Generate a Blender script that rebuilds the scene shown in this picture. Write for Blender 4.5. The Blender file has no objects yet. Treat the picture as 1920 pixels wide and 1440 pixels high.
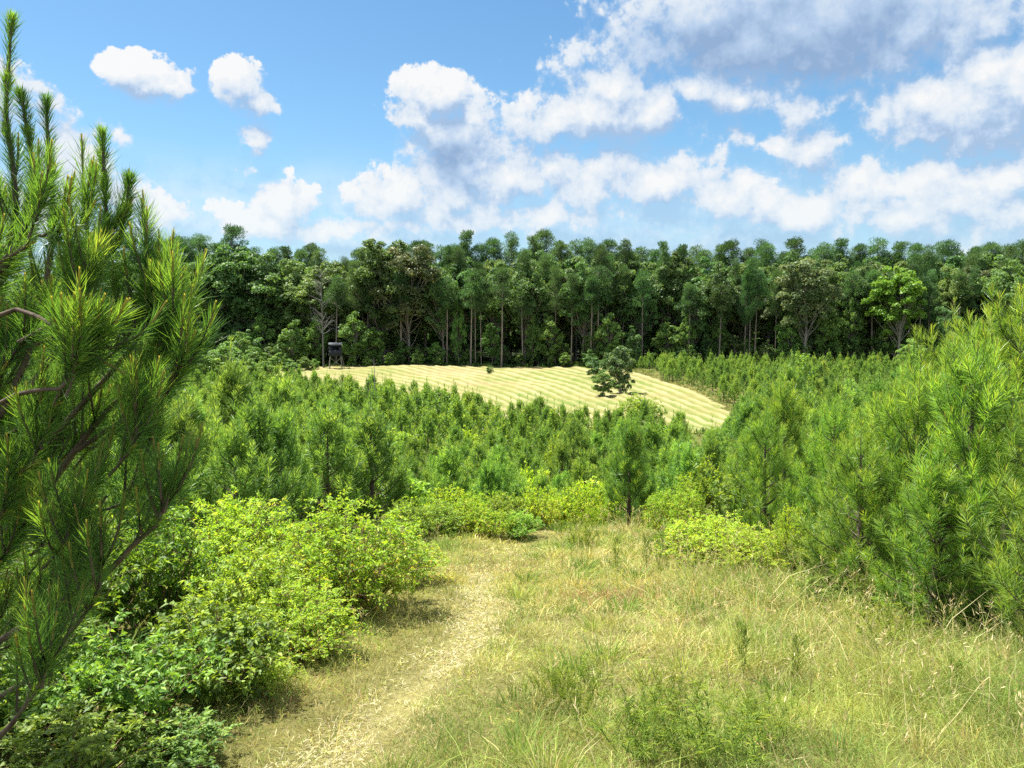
import bpy, math, time
T0 = time.time()
import numpy as np

SC = bpy.context.scene
COL = SC.collection
R = math.radians
rng = np.random.default_rng(7)

# ------------------------------------------------------------------ camera geometry
CAM = np.array([0.0, 0.0, 1.65])
FPX = 1450.0                      # focal length in photograph pixels (1920 wide)
HORIZON = 600.0
PITCH = math.atan((720 - HORIZON) / FPX)
cp, sp = math.cos(PITCH), math.sin(PITCH)


def ray(px, py):
    X = (px - 960) / FPX
    Z = (720 - py) / FPX
    return np.array([X, cp + Z * sp, Z * cp - sp])


def at(px, py, y):
    """world point seen at a pixel of the photo, at distance y ahead"""
    d = ray(px, py)
    return CAM + d * (y / d[1])


# ------------------------------------------------------------------ terrain
_ky = np.array([-60, -8, 0, 4, 9, 14, 18, 22, 27, 34, 45, 60, 90, 125, 160, 196, 240, 500, 1200], float)
_kz = np.array([2.0, 1.0, 0, -.58, -1.36, -2.2, -3.5, -4.75, -5.25, -5.6, -6.05, -6.4, -6.35, -6.1, -5.6, -4.8, 3.5, 8.0, 12.0])
_ty = np.arange(-60, 1200, .25)
_tz = np.interp(_ty, _ky, _kz)
_k = np.hanning(15); _k /= _k.sum()
_tz = np.convolve(np.pad(_tz, 7, mode='edge'), _k, mode='valid')


def sstep(a, b, x):
    t = np.clip((np.asarray(x, float) - a) / (b - a), 0, 1)
    return t * t * (3 - 2 * t)


def G(x, y):
    x = np.asarray(x, float); y = np.asarray(y, float)
    z = np.interp(y, _ty, _tz)
    side = sstep(2.6, 9.5, np.abs(x - .7)) * sstep(9, 19, y) * (1 - sstep(34, 58, y))
    z = z + 1.75 * side
    z = z + .06 * np.sin(1.7 * x + .6) * np.sin(1.3 * y + 1.1) * sstep(1, 4, np.abs(x) + .3 * y)
    z = z + .12 * np.sin(.31 * x + 1) * np.sin(.23 * y) * sstep(30, 60, y)
    z = z + .55 * np.exp(-((x + 17) / 9) ** 2 - ((y - 119) / 9) ** 2)
    # shallow wheel rut left in the path
    rut = np.exp(-((x - rut_x(y)) / .22) ** 2) * sstep(2, 4, y) * (1 - sstep(11, 14, y))
    return z - .05 * rut


def rut_x(y):
    return np.interp(y, [2, 4.25, 5.46, 6.25, 7.4, 9, 12, 16], [-1.35, -.78, -.48, -.34, -.3, -.36, .1, .9])


# mown field outline
_fr_y = np.array([44, 48, 52, 57, 62, 70, 85, 105, 127], float)
_fr_x = np.array([10.6, 12.4, 14.2, 16.4, 18.0, 19.4, 20.2, 19.2, 17.4])
_fn_x = np.array([-48, -36, -23, -12, 0, 6, 9, 11, 13, 18], float)
_fn_y = np.array([114, 106, 91, 76, 61, 56, 51, 46, 45, 45])


def in_field(x, y, m=0.0):
    x = np.asarray(x, float); y = np.asarray(y, float)
    w = .5 * np.sin(x * .7) + .3 * np.sin(x * 1.9 + 1) + .35 * np.sin(y * .8) + .25 * np.sin(y * 2.3)
    far = 126.0 + .02 * x + w * .8
    return (x < np.interp(y, _fr_y, _fr_x) + w * .5 - m) & (y > np.interp(x, _fn_x, _fn_y) + w * .8 + m) & (y < far - m) & (x > -40 + m)


# ------------------------------------------------------------------ mesh accumulation
class MB:
    def __init__(s):
        s.v = []; s.f = []; s.t = []; s.n = 0

    def add(s, V, F, mat=0, tint=0.5):
        V = np.asarray(V, np.float32).reshape(-1, 3)
        F = np.asarray(F, np.int64)
        if len(V) == 0 or len(F) == 0:
            return
        s.v.append(V); s.f.append((F + s.n, mat))
        t = np.empty(len(V), np.float32); t[:] = tint
        s.t.append(t); s.n += len(V)

    def arrays(s):
        return np.concatenate(s.v), s.f, np.concatenate(s.t)


def make_mesh(name, mb, mats, smooth=False, colors=None):
    V, FL, T = mb.arrays()
    me = bpy.data.meshes.new(name)
    ls, lv, mi = [], [], []
    for F, m in FL:
        ls.append(np.full(len(F), F.shape[1], np.int32)); lv.append(F.ravel().astype(np.int32))
        mi.append(np.full(len(F), m, np.int32))
    cnt = np.concatenate(ls); lv = np.concatenate(lv); mi = np.concatenate(mi)
    st = np.concatenate([[0], np.cumsum(cnt)[:-1]]).astype(np.int32)
    me.vertices.add(len(V)); me.vertices.foreach_set('co', V.ravel())
    me.loops.add(len(lv)); me.loops.foreach_set('vertex_index', lv)
    me.polygons.add(len(cnt)); me.polygons.foreach_set('loop_start', st)
    for m in mats:
        me.materials.append(m)
    me.polygons.foreach_set('material_index', mi)
    if smooth:
        me.polygons.foreach_set('use_smooth', np.ones(len(cnt), bool))
    a = me.attributes.new('tint', 'FLOAT', 'POINT'); a.data.foreach_set('value', T)
    if colors is not None:
        c = me.attributes.new('hue', 'FLOAT_COLOR', 'POINT'); c.data.foreach_set('color', colors.astype(np.float32).ravel())
    me.update(calc_edges=True)
    return me


def obj(name, me, parent=None, loc=(0, 0, 0)):
    o = bpy.data.objects.new(name, me)
    COL.objects.link(o); o.location = loc
    if parent is not None:
        o.parent = parent
    return o


def tag(o, label, cat, group=None):
    o['label'] = label; o['category'] = cat
    if group:
        o['group'] = group
    return o


def kind(o, k, label=None):
    o['kind'] = k
    if label:
        o['label'] = label
    return o


def thing(name, parts, loc, rz, sc, label, cat, group=None):
    """parts: list of (part name, mesh); the meshes are shared between copies"""
    e = bpy.data.objects.new(name, None); COL.objects.link(e)
    e.location = loc; e.rotation_euler = (0, 0, rz)
    e.scale = sc if hasattr(sc, '__len__') else (sc, sc, sc)
    for pn, me in parts:
        obj(pn, me, e)
    return tag(e, label, cat, group)


# ------------------------------------------------------------------ vectorised primitives
def nrm(a):
    return a / np.maximum(np.linalg.norm(a, axis=-1, keepdims=True), 1e-9)


def perp(d, r):
    """unit vectors perpendicular to d, at random azimuth"""
    a = r.normal(size=d.shape)
    a -= (a * d).sum(-1, keepdims=True) * d
    return nrm(a)


def bez(P0, P1, P2, t):
    t = t[..., None]
    return (1 - t) ** 2 * P0 + 2 * t * (1 - t) * P1 + t * t * P2


def dbez(P0, P1, P2, t):
    t = t[..., None]
    return 2 * (1 - t) * (P1 - P0) + 2 * t * (P2 - P1)


def tubes(mb, P0, P1, P2, r0, r1, seg=4, sides=5, mat=0, tint=.5, wob=0.0):
    P0, P1, P2 = (np.asarray(a, float).reshape(-1, 3) for a in (P0, P1, P2))
    M = len(P0)
    if M == 0:
        return
    r0 = np.broadcast_to(np.asarray(r0, float), (M,)); r1 = np.broadcast_to(np.asarray(r1, float), (M,))
    t = np.linspace(0, 1, seg + 1)
    C = bez(P0[:, None], P1[:, None], P2[:, None], np.broadcast_to(t, (M, seg + 1)))
    T = nrm(dbez(P0[:, None], P1[:, None], P2[:, None], np.broadcast_to(t, (M, seg + 1))))
    ref = np.where(np.abs(T[..., 2:3]) > .8, np.array([1., 0, 0]), np.array([0, 0, 1.]))
    A = nrm(np.cross(T, ref)); B = np.cross(T, A)
    rad = r0[:, None] * (1 - t) + r1[:, None] * t
    if wob:
        rad = rad * (1 + rng.normal(size=rad.shape) * wob)
    ph = np.arange(sides) * 2 * math.pi / sides
    V = C[:, :, None] + rad[..., None, None] * (np.cos(ph)[:, None] * A[:, :, None] + np.sin(ph)[:, None] * B[:, :, None])
    base = np.arange(M)[:, None, None] * (seg + 1) * sides
    i = np.arange(seg)[None, :, None] * sides; j = np.arange(sides)[None, None, :]; k = (j + 1) % sides
    F = np.stack([base + i + j, base + i + k, base + i + sides + k, base + i + sides + j], -1).reshape(-1, 4)
    mb.add(V.reshape(-1, 3), F, mat, tint)


def blades(mb, P, D, L, W, bend, r, mat=0, tint=.5, split=False):
    """thin ribbons: a quad to half length and a tip triangle"""
    n = len(P)
    S = perp(D, r) * (np.broadcast_to(W, (n,))[:, None] * .5)
    L = np.broadcast_to(L, (n,))[:, None]
    M = P + D * L * .55 + bend * L * .2
    E = P + D * L * .97 + bend * L * .75
    V = np.stack([P - S * .8, P + S * .8, M + S, M - S, E], 1).reshape(-1, 3)
    b = np.arange(n)[:, None] * 5
    mb.add(V, b + np.array([0, 1, 2, 3]), mat, np.repeat(np.broadcast_to(tint, (n,)), 5))
    # tip triangles share the vertices of this block
    s_n = mb.n - n * 5
    mb.f.append((b + np.array([3, 2, 4]) + s_n, mat))


def leaves(mb, P, D, L, W, r, mat=0, tint=.5, fold=.18, up=.7):
    """folded leaf: two triangles either side of the midrib, from base P along D"""
    n = len(P)
    N = nrm(np.array([0, 0, up]) + r.normal(size=(n, 3)) * .45)
    S = nrm(np.cross(D, N)); N = np.cross(S, D)
    L = np.broadcast_to(L, (n,))[:, None]; W = np.broadcast_to(W, (n,))[:, None]
    E = P + D * L - np.array([0, 0, .18]) * L
    m = P + D * L * .42
    A = m + S * W * .5 + N * W * fold; B = m - S * W * .5 + N * W * fold
    V = np.stack([P, A, E, B], 1).reshape(-1, 3)
    b = np.arange(n)[:, None] * 4
    F = np.concatenate([b + np.array([0, 1, 2]), b + np.array([0, 2, 3])])
    mb.add(V, F, mat, np.repeat(np.broadcast_to(tint, (n,)), 4))


def flakes(mb, P, N, s, r, mat=0, tint=.5, asp=.62):
    """far foliage: irregular four-cornered leaf sprays facing N"""
    n = len(P)
    T = perp(N, r); B = np.cross(N, T)
    s = np.broadcast_to(s, (n,))[:, None]
    q = r.uniform(.6, 1.25, size=(n, 4, 1))
    V = np.stack([P + T * s * q[:, 0], P + B * s * asp * q[:, 1], P - T * s * q[:, 2] + N * s * .25, P - B * s * asp * q[:, 3]], 1)
    b = np.arange(n)[:, None] * 4
    mb.add(V.reshape(-1, 3), b + np.arange(4), mat, np.repeat(np.broadcast_to(tint, (n,)), 4))


# ------------------------------------------------------------------ materials
def new_mat(name):
    m = bpy.data.materials.new(name); m.use_nodes = True
    nt = m.node_tree; nt.nodes.clear()
    return m, nt, nt.nodes, nt.links


def ramp(n, stops):
    e = n.color_ramp.elements
    e[0].position, e[0].color = stops[0][0], (*stops[0][1], 1)
    e[1].position, e[1].color = stops[-1][0], (*stops[-1][1], 1)
    for p, c in stops[1:-1]:
        q = e.new(p); q.color = (*c, 1)


def foliage(name, stops, transl=.4, trcol=(1.5, 1.25, .5), rough=.45, spec=.35, vary=.25, hue=.02, attr='tint', trsat=1.0):
    m, nt, N, L = new_mat(name)
    out = N.new('ShaderNodeOutputMaterial')
    at_ = N.new('ShaderNodeAttribute'); at_.attribute_name = attr
    if attr == 'tint':
        cr = N.new('ShaderNodeValToRGB'); ramp(cr, stops); L.new(at_.outputs['Fac'], cr.inputs['Fac']); base = cr.outputs['Color']
    else:
        base = at_.outputs['Color']
    oi = N.new('ShaderNodeObjectInfo')
    hs = N.new('ShaderNodeHueSaturation')
    mr = N.new('ShaderNodeMapRange'); mr.inputs['To Min'].default_value = 1 - vary; mr.inputs['To Max'].default_value = 1 + vary
    mh = N.new('ShaderNodeMapRange'); mh.inputs['To Min'].default_value = .5 - hue; mh.inputs['To Max'].default_value = .5 + hue
    wn = N.new('ShaderNodeTexWhiteNoise'); wn.noise_dimensions = '1D'
    L.new(oi.outputs['Random'], mr.inputs['Value']); L.new(oi.outputs['Random'], wn.inputs['W']); L.new(wn.outputs['Value'], mh.inputs['Value'])
    L.new(mr.outputs['Result'], hs.inputs['Value']); L.new(mh.outputs['Result'], hs.inputs['Hue'])
    L.new(base, hs.inputs['Color']); hs.inputs['Saturation'].default_value = .93
    p = N.new('ShaderNodeBsdfPrincipled'); p.inputs['Roughness'].default_value = rough
    p.inputs['Specular IOR Level'].default_value = spec
    L.new(hs.outputs['Color'], p.inputs['Base Color'])
    tr = N.new('ShaderNodeBsdfTranslucent')
    mx = N.new('ShaderNodeMix'); mx.data_type = 'RGBA'; mx.blend_type = 'MULTIPLY'; mx.inputs['Factor'].default_value = 1
    L.new(hs.outputs['Color'], mx.inputs[6]); mx.inputs[7].default_value = (*trcol, 1)
    L.new(mx.outputs[2], tr.inputs['Color'])
    ms = N.new('ShaderNodeMixShader'); ms.inputs['Fac'].default_value = transl
    L.new(p.outputs[0], ms.inputs[1]); L.new(tr.outputs[0], ms.inputs[2]); L.new(ms.outputs[0], out.inputs['Surface'])
    return m


def bark(name, c0, c1, scale=14.0, stretch=.18, bump=.5):
    m, nt, N, L = new_mat(name)
    out = N.new('ShaderNodeOutputMaterial'); p = N.new('ShaderNodeBsdfPrincipled'); p.inputs['Roughness'].default_value = .9
    p.inputs['Specular IOR Level'].default_value = .15
    tc = N.new('ShaderNodeTexCoord'); mp = N.new('ShaderNodeMapping'); mp.inputs['Scale'].default_value = (1, 1, stretch)
    no = N.new('ShaderNodeTexNoise'); no.inputs['Scale'].default_value = scale; no.inputs['Detail'].default_value = 6
    cr = N.new('ShaderNodeValToRGB'); ramp(cr, [(.3, c0), (.7, c1)])
    L.new(tc.outputs['Object'], mp.inputs['Vector']); L.new(mp.outputs[0], no.inputs['Vector'])
    L.new(no.outputs['Fac'], cr.inputs['Fac']); L.new(cr.outputs['Color'], p.inputs['Base Color'])
    b = N.new('ShaderNodeBump'); b.inputs['Strength'].default_value = bump; b.inputs['Distance'].default_value = .03
    L.new(no.outputs['Fac'], b.inputs['Height']); L.new(b.outputs[0], p.inputs['Normal'])
    L.new(p.outputs[0], out.inputs['Surface'])
    return m


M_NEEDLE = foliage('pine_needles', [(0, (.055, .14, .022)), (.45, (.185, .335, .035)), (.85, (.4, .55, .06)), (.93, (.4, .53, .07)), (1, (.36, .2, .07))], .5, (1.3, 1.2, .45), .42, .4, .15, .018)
M_NEEDLE_BIG = foliage('big_pine_needles', [(0, (.035, .105, .028)), (.45, (.1, .235, .04)), (.85, (.27, .45, .05)), (.93, (.42, .5, .07)), (1, (.3, .17, .07))], .5, (1.3, 1.25, .45), .4, .45, 0, 0)
M_NEEDLE_FAR = foliage('young_pine_needles', [(0, (.055, .145, .035)), (.45, (.155, .325, .055)), (.85, (.34, .53, .08)), (1, (.42, .48, .1))], .5, (1.3, 1.2, .5), .45, .4, .24, .014)
M_NEEDLE_TALL = foliage('tall_pine_needles', [(0, (.036, .09, .03)), (.5, (.075, .16, .048)), (1, (.13, .22, .065))], .38, (1.2, 1.2, .6), .5, .3, .3, .02)
M_LEAF = foliage('broad_leaves', [(0, (.06, .13, .036)), (.5, (.12, .225, .055)), (1, (.21, .32, .1))], .48, (1.3, 1.25, .55), .5, .35, .24, .026)
M_EDGE = foliage('edge_leaves', [(0, (.055, .14, .026)), (.5, (.13, .265, .045)), (1, (.24, .37, .065))], .45, (1.3, 1.2, .45), .5, .3, .2, .012)
M_LEAF_DEEP = foliage('deep_green_leaves', [(0, (.05, .1, .03)), (.5, (.1, .18, .048)), (1, (.2, .27, .09))], .38, (1.3, 1.2, .55), .5, .35, .1, .01)
M_LEAF_LIME = foliage('bright_broad_leaves', [(0, (.09, .22, .012)), (.5, (.16, .32, .02)), (1, (.26, .4, .05))], .45, (1.3, 1.2, .5), .45, .3, .1, .01)
M_LEAF_TAN = foliage('olive_leaves', [(0, (.07, .11, .035)), (.5, (.14, .19, .065)), (1, (.27, .29, .12))], .35, (1.3, 1.1, .6), .5, .3, .2, .02)
M_BUSH = foliage('bush_leaves', [(0, (.12, .24, .014)), (.4, (.29, .49, .024)), (.75, (.46, .62, .035)), (.93, (.62, .6, .05)), (1, (.46, .26, .06))], .5, (1.2, 1.12, .35), .5, .25, .1, .01)
M_SHRUB = foliage('shrub_leaves', [(0, (.07, .16, .018)), (.5, (.21, .36, .03)), (.85, (.34, .5, .045)), (1, (.5, .5, .07))], .48, (1.3, 1.2, .4), .48, .3, .22, .02)
M_DARKLEAF = foliage('dark_shrub_leaves', [(0, (.05, .12, .018)), (.5, (.14, .26, .03)), (.9, (.3, .46, .05)), (1, (.3, .16, .08))], .45, (1.3, 1.2, .4), .5, .3, .2, .02)
M_WEED = foliage('weed_leaves', [(0, (.08, .15, .016)), (.5, (.17, .27, .028)), (1, (.36, .42, .06))], .45, (1.2, 1.1, .4), .55, .2, .15, .015)
M_GRASS = foliage('grass_blades', [], .42, (1.15, 1.05, .65), .65, .15, 0, 0, attr='hue')
M_BARK = bark('pine_bark', (.055, .04, .032), (.15, .115, .09))
M_TWIG = bark('twig_bark', (.12, .075, .045), (.26, .18, .11), 40, .3, .2)
M_BARK_GREY = bark('grey_bark', (.13, .115, .1), (.34, .31, .27))
M_BARK_TALL = bark('tall_pine_bark', (.11, .09, .075), (.33, .28, .235), 6, .15)
M_DEAD = bark('dead_wood', (.1, .1, .095), (.22, .215, .2))


# ------------------------------------------------------------------ plant generators
def needles_on(mb, r, P0, P1, P2, K, ln, w, t0=.1, mat=0, open0=75, open1=22, bias=0.0, tmul=1.0):
    M = len(P0)
    t = r.uniform(t0, 1, size=(M, K)) ** .85
    pos = bez(P0[:, None], P1[:, None], P2[:, None], t).reshape(-1, 3)
    tan = nrm(dbez(P0[:, None], P1[:, None], P2[:, None], t)).reshape(-1, 3)
    tt = t.ravel()
    a = np.radians(open0 + (open1 - open0) * tt + r.normal(size=tt.shape) * 9)
    D = nrm(tan * np.cos(a)[:, None] + perp(tan, r) * np.sin(a)[:, None] + np.array([0, 0, .12]))
    L = ln * r.uniform(.7, 1.15, size=tt.shape) * (1 - .45 * np.clip((tt - .8) / .2, 0, 1))
    bend = tan * .25 + np.array([0, 0, -.22]) + r.normal(size=D.shape) * .12
    sh = np.repeat(r.normal(size=M) * .13, K)
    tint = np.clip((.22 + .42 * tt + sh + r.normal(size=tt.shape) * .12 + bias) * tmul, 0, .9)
    blades(mb, pos, D, L, w, bend, r, mat, tint)


def pine_shoots(r, H, Rad, lod):
    """skeleton of a young pine: returns trunk, branches, shoots as bezier arrays"""
    lean = r.normal(size=2) * .03 * H
    top = np.array([lean[0], lean[1], H])
    br, sh = [], []
    h = lod.get('low', .07) * H
    step = lod['step']
    while h < H * .93:
        f = h / H
        reach = Rad * (1.05 - f) ** lod.get('cone', .8) * min(1, .62 + f * 2.2)
        n = int(r.integers(*lod['nb']))
        ph0 = r.uniform(0, 6.28)
        for k in range(n):
            ph = ph0 + k * 6.283 / n + r.normal() * .25
            L = max(.18, reach * r.uniform(.7, 1.12))
            el = R(r.uniform(18, 40) + 22 * f)
            o = np.array([math.cos(ph), math.sin(ph), 0])
            p0 = np.array([top[0] * f, top[1] * f, h + r.normal() * .04])
            p1 = p0 + o * L * .6 * math.cos(el) + np.array([0, 0, L * .5 * math.sin(el)])
            p2 = p0 + o * L * math.cos(el * .8) + np.array([0, 0, L * (math.sin(el) + .22 + .2 * r.uniform())])
            br.append((p0, p1, p2))
            # terminal shoot
            d = nrm(p2 - p1)
            up = np.array([0, 0, 1.])
            sl = lod['shoot'] * r.uniform(.75, 1.2)
            sh.append((p2 - d * sl * .35, p2 + d * sl * .2, p2 + nrm(d * .5 + up * 1.1) * sl * .8))
            m = max(1, int(lod['lat'] * L / Rad * r.uniform(.7, 1.3)))
            for q in range(m):
                t = r.uniform(.25, .95)
                b = bez(p0, p1, p2, np.array(t))
                dd = nrm(dbez(p0, p1, p2, np.array(t)))
                s = perp(dd[None], r)[0]; s[2] = abs(s[2]) * .5
                a = nrm(dd * .75 + s * .75 + up * .2)
                e = nrm(a * .5 + up * .85)
                sl2 = lod['shoot'] * r.uniform(.6, 1.05)
                sh.append((b, b + a * sl2 * .5, b + a * sl2 * .5 + e * sl2 * .55))
        h += step * r.uniform(.75, 1.25)
    # leader and its companions
    for k in range(4):
        o = perp(np.array([[0, 0, 1.]]), r)[0] * (0 if k == 0 else .5)
        b = top * .93
        sl = lod['shoot'] * (lod.get('leader', 1.9) if k == 0 else 1.0)
        sh.append((b, b + (np.array([0, 0, .5]) + o * .5) * sl, b + (np.array([0, 0, 1.]) + o * .45) * sl))
    A = lambda l: tuple(np.array([x[i] for x in l]) for i in range(3))
    return top, A(br), A(sh)


def pine_meshes(name, seed, H, Rad, lod, mneedle, single=False):
    r = np.random.default_rng(seed)
    top, B, S = pine_shoots(r, H, Rad, lod)
    wood, ned = MB(), MB()
    mid = top * .5 + np.array([r.normal() * .04, r.normal() * .04, 0]) * H * .3
    tubes(wood, [[0, 0, -.15]], [mid], [top * .985], .021 * H + .01, .007, 8, 7, 0, .4, .04)
    tubes(wood, *B, .0055 * H * (1 - .6 * B[0][:, 2] / H) + .003, .004, 4, 4, 0, .4)
    tubes(wood, *S, .0055, .003, 3, 3, 0, .6)
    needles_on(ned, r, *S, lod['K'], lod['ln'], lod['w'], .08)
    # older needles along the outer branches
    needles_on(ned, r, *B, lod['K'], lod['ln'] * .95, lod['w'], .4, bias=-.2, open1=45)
    if lod.get('brown'):
        needles_on(ned, r, *[b[B[0][:, 2] < .35 * H] for b in B], lod['brown'], lod['ln'], lod['w'], .25, bias=-.1, open1=60)
    if lod.get('candle', True):
        tip = S[2]; d = nrm(S[2] - S[1])
        tubes(ned, tip - d * .03, tip + d * .02, tip + d * .06, .006 + .3 * lod['w'], .004, 2, 4, 0, .97)
    if single:
        return wood, ned
    return [('trunk', make_mesh(name + '_trunk', wood, [M_BARK], True)), ('needles', make_mesh(name + '_needles', ned, [mneedle]))]


LOD_NEAR = dict(step=.27, nb=(5, 7), shoot=.36, lat=7, K=60, ln=.17, w=.0036, brown=14)
LOD_SIDE = dict(step=.3, nb=(5, 7), shoot=.42, lat=6, K=62, ln=.18, w=.0058, leader=1.7, low=.03)
LOD_MID = dict(step=.27, nb=(5, 7), shoot=.42, lat=4.2, K=40, ln=.19, w=.012, leader=2.3, cone=1.05)
LOD_FAR = dict(step=.33, nb=(5, 7), shoot=.46, lat=2.6, K=20, ln=.21, w=.028, candle=False, leader=2.5, cone=1.1)


def bush_meshes(name, seed, h, rad, stems, twigs, lpt, ll, lw, mleaf, mtwig=None, shape=.75, top_bias=.5, tint_sd=.16, low_yellow=0.0, lift=.25, sr=1.0):
    """many-stemmed shrub: stems fan out of the ground, twigs along them, leaves along the twigs"""
    r = np.random.default_rng(seed)
    wood, lf = MB(), MB()
    ph = r.uniform(0, 6.283, stems); q = np.sqrt(r.uniform(.02, 1, stems))
    ex = q * rad * np.cos(ph); ey = q * rad * np.sin(ph)
    ez = h * (1 - shape * q ** 2 * .75) * r.uniform(.8, 1.08, stems)
    P0 = np.stack([ex * .28, ey * .28, np.full(stems, -.05)], 1)
    P2 = np.stack([ex, ey, ez], 1)
    P1 = np.stack([ex * .55, ey * .55, ez * .62], 1) + r.normal(size=(stems, 3)) * .06 * h
    tubes(wood, P0, P1, P2, (.006 * h + .003) * sr, .002 * sr, 6, 4, 0, .5)
    t = r.uniform(.12, 1, size=(stems, twigs)) ** .85
    B = bez(P0[:, None], P1[:, None], P2[:, None], t).reshape(-1, 3)
    T = nrm(dbez(P0[:, None], P1[:, None], P2[:, None], t)).reshape(-1, 3)
    D = nrm(T * .5 + perp(T, r) * .9 + np.array([0, 0, lift]))
    tl = (h * .24 * r.uniform(.5, 1.25, size=len(B)))[:, None]
    E = B + D * tl + np.array([0, 0, -.12]) * tl
    C = B + D * tl * .55 + np.array([0, 0, .1]) * tl
    tubes(wood, B, C, E, .0028, .0012, 2, 3, 0, .5)
    K = lpt
    s = r.uniform(.1, 1, size=(len(B), K))
    LP = bez(B[:, None], C[:, None], E[:, None], s).reshape(-1, 3)
    LT = nrm(dbez(B[:, None], C[:, None], E[:, None], s)).reshape(-1, 3)
    LD = nrm(LT * .6 + perp(LT, r) * .8 + np.array([0, 0, .05]))
    zz = np.clip(LP[:, 2] / h, 0, 1)
    tw = np.repeat(r.normal(size=len(B)) * .12, K)
    tint = .42 + tw + (zz - .5) * top_bias * .5 + r.normal(size=len(LP)) * tint_sd
    if low_yellow:
        pick = r.uniform(size=len(LP)) < low_yellow * np.clip(1.25 - 1.6 * zz, 0, 1)
        tint = np.where(pick, r.uniform(.9, 1, len(LP)), np.minimum(tint, .9))
    leaves(lf, LP, LD, ll * r.uniform(.6, 1.25, len(LP)), lw * r.uniform(.7, 1.2, len(LP)), r, 0, np.clip(tint, 0, 1))
    return [('stems', make_mesh(name + '_stems', wood, [mtwig or M_TWIG], True)), ('leaves', make_mesh(name + '_leaves', lf, [mleaf]))]


def broad_tree(name, seed, H, W, base, mleaf, n_clump=70, per=150, s=.27, trunk_r=.22, flat=.55, low=0, sides=6, mbark=None, crm=.105, raw=False):
    """forest tree: trunk, forking limbs, leaf clumps spread through an uneven crown"""
    r = np.random.default_rng(seed)
    wood, lf = MB(), MB()
    top = np.array([r.normal() * .5, r.normal() * .5, H * .9])
    mid = top * .5 + np.array([r.normal() * .4, r.normal() * .4, 0])
    tubes(wood, [[0, 0, -.3]], [mid], [top], trunk_r, trunk_r * .25, 8, sides, 0, .5, .05)
    cz = (base + 1) * .5 * H; hz = (1 - base) * .5 * H
    u = nrm(r.normal(size=(n_clump, 3))); rad = r.uniform(.35, 1, n_clump) ** .55
    lobes = 1 + .22 * np.sin(3 * np.arctan2(u[:, 1], u[:, 0]) + r.uniform(0, 6)) + .12 * r.normal(size=n_clump)
    C = u * rad[:, None] * lobes[:, None] * np.array([W * .5, W * .5, hz]) + np.array([top[0] * .7, top[1] * .7, cz])
    wide = 1 - .35 * np.clip((C[:, 2] - cz) / hz, 0, 1) ** 2
    C[:, :2] *= wide[:, None]
    if low:
        k = low
        ph = r.uniform(0, 6.283, k)
        C2 = np.stack([np.cos(ph) * W * .33 * r.uniform(.3, 1, k), np.sin(ph) * W * .33 * r.uniform(.3, 1, k), r.uniform(.12, base + .05, k) * H], 1)
        C = np.concatenate([C, C2])
    nC = len(C)
    # limbs to a share of the clumps
    sel = r.permutation(nC)[:max(10, nC // 2)]
    t = np.clip(C[sel, 2] / H * r.uniform(.5, .85, len(sel)), .12, .95)
    A = bez(np.array([0, 0, -.3]), mid, top, t)
    mm = (A + C[sel]) * .5 + np.array([0, 0, -.06 * H]) * r.uniform(0, 1, (len(sel), 1))
    tubes(wood, A, mm, C[sel], trunk_r * .32 * (1.1 - t), .025, 4, 4, 0, .5)
    cr = r.uniform(.6, 1.35, nC) * W * crm
    n = nC * per
    ci = np.repeat(np.arange(nC), per)
    d = nrm(r.normal(size=(n, 3))); d[:, 2] = np.where(d[:, 2] < -.45, -d[:, 2] * .8, d[:, 2])
    rr = r.uniform(.2, 1, n) ** .5
    P = C[ci] + d * (cr[ci] * rr)[:, None] * np.array([1.25, 1.25, flat * 1.3])
    Nn = nrm(d * .7 + np.array([0, 0, .4]) + r.normal(size=(n, 3)) * .55)
    ct = r.normal(size=nC) * .14
    tint = np.clip(.45 + ct[ci] + r.normal(size=n) * .17, 0, 1)
    flakes(lf, P, Nn, s * r.uniform(.55, 1.25, n), r, 0, tint)
    if raw:
        return wood, lf
    return [('trunk', make_mesh(name + '_trunk', wood, [mbark or M_BARK_GREY], True)), ('crown', make_mesh(name + '_crown', lf, [mleaf]))]


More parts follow.
